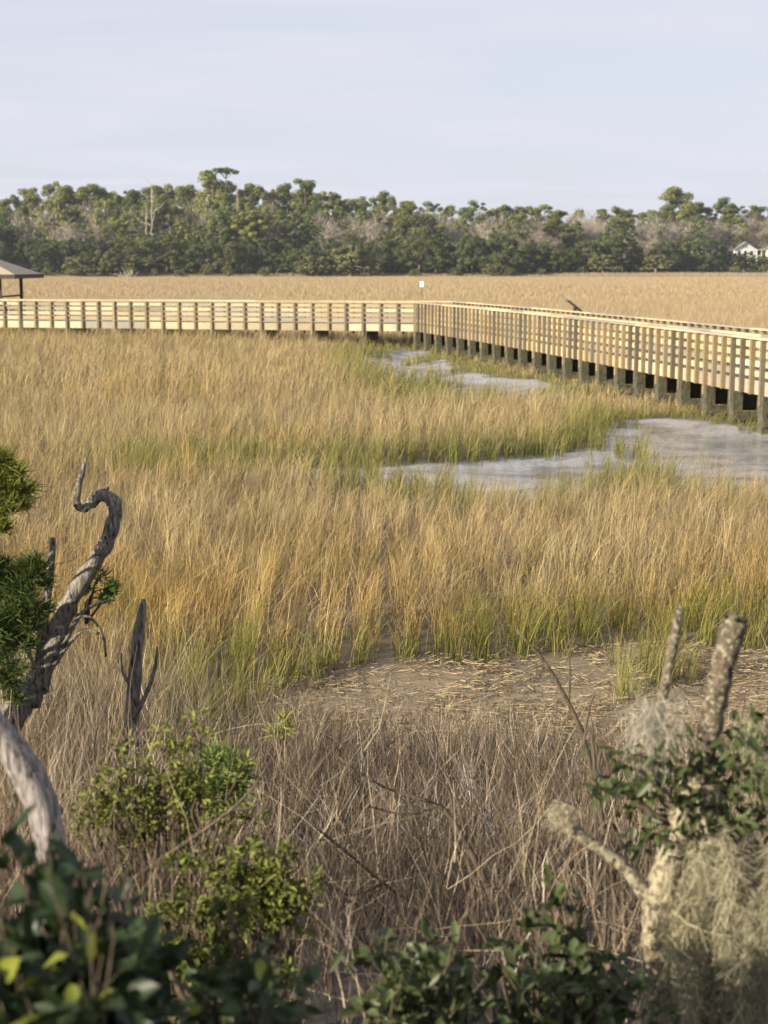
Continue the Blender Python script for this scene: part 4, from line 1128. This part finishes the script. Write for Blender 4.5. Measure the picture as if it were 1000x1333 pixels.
plumes('young_shrub', 'fresh green feathery shrub behind the dark thin branch', 'shrub', root_at(255, 5.2), [(290, 1005, 18), (270, 1020, 16), (305, 1000, 12), (285, 1035, 14), (262, 1050, 14), (310, 1022, 10)], 330, 5.2, (.11, .15, .04), L=.05)
plumes('young_shrub', 'low yellow green shrub above the sparser dark bush', 'shrub', root_at(330, 4.2), [(random.gauss(340, 38), random.gauss(1160, 22), random.uniform(9, 15)) for _ in range(38)], 95, 4.2, (.14, .16, .036), tipup=.2, oval=.026)
plumes('young_shrub', 'tangled light green shrub low in the brush under the thin branch', 'shrub', root_at(270, 3.9), [(random.gauss(275, 50), random.gauss(1240, 40), random.uniform(9, 15)) for _ in range(50)], 90, 3.9, (.12, .138, .034), tipup=.2, oval=.026)
plumes('young_shrub', 'small yellow green sprig at the left end of the near mud', 'shrub', root_at(365, 8.0), [(366, 945, 8), (360, 955, 7), (372, 940, 6)], 220, 8.0, (.24, .25, .06), L=.04)

# bare branches standing out of the brush
def bare_branch(label, d, strokes, group=None):
    b = root_at(strokes[0][0][0], d); root = empty('bare_branch', b); tag(root, label, 'branch', group)
    mb = MB()
    for s in strokes: px_tube(mb, s, d, 6, 12, .05)
    mb.v = [tuple(Vector(v) - b) for v in mb.v]; mb.build('stem', M['twig'], root, True)
bare_branch('dark forked bare branch leaning left across the middle of the brush', 5.0, [[(668, 1230, 12), (632, 1145, 10), (607, 1100, 9), (590, 1068, 8), (570, 1048, 7), (530, 1035, 4.5), (490, 1020, 3), (440, 985, 2)], [(590, 1068, 5), (585, 1030, 4), (560, 1005, 3), (512, 980, 2)], [(607, 1100, 5), (600, 1060, 4), (590, 1020, 2.5)], [(570, 1048, 4), (530, 1060, 3), (480, 1050, 2)]])
bare_branch('thin dark diagonal branch crossing the young green shrubs', 4.5, [[(120, 1185, 8), (180, 1140, 8), (215, 1115, 7), (260, 1085, 6), (300, 1055, 5), (330, 1025, 3.5), (355, 985, 2)], [(260, 1085, 4), (250, 1060, 3), (255, 1040, 2)], [(300, 1055, 3.5), (330, 1050, 2.5), (350, 1035, 1.6)]])
bare_branch('slender bare sapling leaning left in front of the near mud', 6.0, [[(800, 1150, 9), (778, 1040, 8), (760, 960, 7), (740, 915, 6), (718, 875, 5), (700, 850, 4), (672, 820, 2.5)], [(740, 915, 4), (742, 870, 3), (735, 830, 1.6)], [(760, 960, 5), (768, 920, 3), (775, 900, 2)], [(718, 875, 3), (690, 860, 2), (660, 850, 1.4)]])
bare_branch('pale bent stalk with drooping tips left of the mossy oak', 4.6, [[(775, 1240, 5), (776, 1100, 5), (774, 990, 5), (768, 950, 4), (762, 955, 5), (760, 975, 3)], [(776, 1010, 4), (784, 975, 5), (792, 1000, 4), (793, 1012, 2)]])
bare_branch('pale arching dead stem at the foot of the brush', 5.0, [[(610, 1260, 5), (560, 1195, 5), (500, 1150, 4), (440, 1100, 4), (415, 1080, 2)], [(500, 1150, 4), (455, 1165, 3), (412, 1140, 2)]])
bare_branch('pale straight dead stalk slanting between the lower left bushes', 3.6, [[(265, 1345, 8), (235, 1290, 8), (205, 1230, 7), (188, 1195, 6), (183, 1180, 3)]])
def twiggy(label, px, d, top, n, r=.0055, mat='twig', lean=0.0):
    """a leafless shrub: stems fanning from one foot and forking twice"""
    b = root_at(px, d); root = empty('bare_shrub', b); tag(root, label, 'shrub', 'leafless shrubs in the dead brush')
    H = P(px, top, d).z - b.z; mb = MB()
    def grow(p, dr, L, r, lev):
        pts = [p]; q = p.copy(); v = dr.copy(); m = 5
        for k in range(m):
            v = (v + Vector(RNG.normal(0, .10, 3)) + Vector((0, 0, .04))).normalized(); q = q + v * (L / m); pts.append(q.copy())
        mb.tube(pts, list(np.linspace(r, r * .5, m + 1)), 5)
        if lev < 3:
            for k in range(random.choice([2, 3, 3])):
                i = random.choice([2, 3, 4, 5]); dv = (v + Vector(RNG.normal(0, .38, 3))).normalized()
                grow(pts[i], dv, L * random.uniform(.4, .7), r * .55, lev + 1)
    for k in range(n):
        a = random.uniform(0, 6.28); sp = random.uniform(.05, .42)
        grow(Vector((random.gauss(0, .03), random.gauss(0, .03), 0)), Vector((math.cos(a) * sp + lean, math.sin(a) * sp, 1)).normalized(), H * random.uniform(.45, .62), r * random.uniform(.7, 1.1), 1)
    mb.build('stem', M[mat], root, True)
for px_, d_, top_, n_, where in [(700, 7.2, 870, 6, 'tall leafless shrub rising in front of the near mud left of the mossy oak'), (820, 7.6, 905, 6, 'leafless shrub just behind the mossy oak branch'), (640, 7.4, 930, 6, 'leafless shrub in the middle of the brush below the bare mud'),
        (540, 6.6, 960, 7, 'leafless shrub left of the dark forked branch in the brush'), (440, 7.8, 925, 6, 'leafless shrub near the left end of the bare mud'), (385, 6.8, 955, 6, 'leafless shrub right of the yellow green young shrub'),
        (250, 7.6, 880, 6, 'leafless shrub right of the pointed dead stump'), (110, 7.2, 870, 6, 'leafless shrub at the foot of the swan neck limb'), (600, 5.6, 1040, 7, 'low twiggy shrub above the bottom centre sapling'), (480, 5.4, 1050, 7, 'low twiggy shrub left of the bottom centre sapling'),
        (720, 5.9, 1000, 7, 'low twiggy shrub behind the dead branch of the mossy oak'), (330, 6.0, 1010, 6, 'leafless shrub behind the feathery green shrub'), (760, 6.6, 955, 6, 'leafless shrub behind the pale bent stalk')]:
    twiggy(where, px_, d_, top_, n_)
for px_, d_, top_, where in [(570, 6.3, 970, 'silvery grey twiggy shrub in the centre of the brush'), (670, 6.4, 960, 'silvery grey twiggy shrub right of the centre of the brush'), (420, 6.2, 1000, 'silvery grey twiggy shrub left of the centre of the brush')]:
    twiggy(where, px_, d_, top_, 6, .0045, 'silver_wood', -.08)

# ------------------------------------------------------------------ sky, sun, air
AZ = Vector((-.82, -.57)).normalized(); EL = R(20.5)
w = bpy.data.worlds.new('World'); scene.world = w; w.use_nodes = True
nt = w.node_tree; nt.nodes.clear(); out = nt.nodes.new('ShaderNodeOutputWorld')
sky = nt.nodes.new('ShaderNodeTexSky'); sky.sky_type = 'NISHITA'; sky.sun_disc = False
sky.sun_elevation = EL; sky.sun_rotation = math.atan2(AZ.x, AZ.y); sky.air_density = 1.0; sky.dust_density = 1.5; sky.ozone_density = 1.2
bg = nt.nodes.new('ShaderNodeBackground'); bg.inputs['Strength'].default_value = .058
tc = nt.nodes.new('ShaderNodeTexCoord'); sep = nt.nodes.new('ShaderNodeSeparateXYZ'); nt.links.new(tc.outputs['Generated'], sep.inputs[0])
# thin streaked high cloud on a flat layer: project the view direction on a plane
zz = N(nt, 'ShaderNodeMath', operation='MAXIMUM'); nt.links.new(sep.outputs['Z'], zz.inputs[0]); zz.inputs[1].default_value = .0
za = N(nt, 'ShaderNodeMath', operation='ADD'); nt.links.new(zz.outputs[0], za.inputs[0]); za.inputs[1].default_value = .05
dv = N(nt, 'ShaderNodeVectorMath', operation='DIVIDE'); nt.links.new(tc.outputs['Generated'], dv.inputs[0])
cb = nt.nodes.new('ShaderNodeCombineXYZ')
for k in range(3): nt.links.new(za.outputs[0], cb.inputs[k])
nt.links.new(cb.outputs[0], dv.inputs[1])
mp = N(nt, 'ShaderNodeMapping'); mp.inputs['Scale'].default_value = (.55, .75, 0); mp.inputs['Rotation'].default_value = (0, 0, R(7)); nt.links.new(dv.outputs[0], mp.inputs['Vector'])
cn = noise(nt, 1.25, 6, .52, mp.outputs[0], .4)
ck = ramp(nt, cn, [(.38, (.80, .80, .80)), (.64, (1, 1, 1))])
hz = mixrgb(nt, 1.0, sky.outputs[0], (.95, 1.0, 1.22, 1), 'MULTIPLY')
cloud = mixrgb(nt, ck, hz, (5.5, 5.6, 6.3, 1))
nt.links.new(cloud, bg.inputs['Color']); nt.links.new(bg.outputs[0], out.inputs[0])

sl = bpy.data.lights.new('sun', 'SUN'); sl.energy = 5.0; sl.angle = R(.6); sl.color = (1.0, .885, .72)
so = bpy.data.objects.new('sun', sl); COL.objects.link(so)
v = Vector((AZ.x * math.cos(EL), AZ.y * math.cos(EL), math.sin(EL))); so.rotation_euler = v.to_track_quat('Z', 'Y').to_euler(); so.location = v * 60

def haze():
    b = MB(); x0, x1, y0, y1, z0, z1 = -1700, 1700, -60, 1700, -1.6, 46
    vs = [(x0, y0, z0), (x1, y0, z0), (x1, y1, z0), (x0, y1, z0), (x0, y0, z1), (x1, y0, z1), (x1, y1, z1), (x0, y1, z1)]
    b.add(vs, [(3, 2, 1, 0), (4, 5, 6, 7), (0, 1, 5, 4), (1, 2, 6, 5), (2, 3, 7, 6), (3, 0, 4, 7)])
    m, nt, out = new_mat('pale_air')
    pv = nt.nodes.new('ShaderNodeVolumePrincipled'); pv.inputs['Color'].default_value = (.85, .92, 1, 1); pv.inputs['Density'].default_value = .00012; pv.inputs['Anisotropy'].default_value = .2
    nt.links.new(pv.outputs[0], out.inputs['Volume'])
    o = b.build('haze', m); o['kind'] = 'stuff'; tag(o, 'thin pale blue haze in the air over the marsh', 'haze')
haze()

scene.view_settings.view_transform = 'Standard'; scene.view_settings.look = 'None'
scene.view_settings.exposure = 1.25; scene.view_settings.gamma = 1.0
scene.cycles.max_bounces = 6; scene.cycles.diffuse_bounces = 3; scene.cycles.transmission_bounces = 3; scene.cycles.volume_bounces = 0
scene.cycles.use_denoising = True
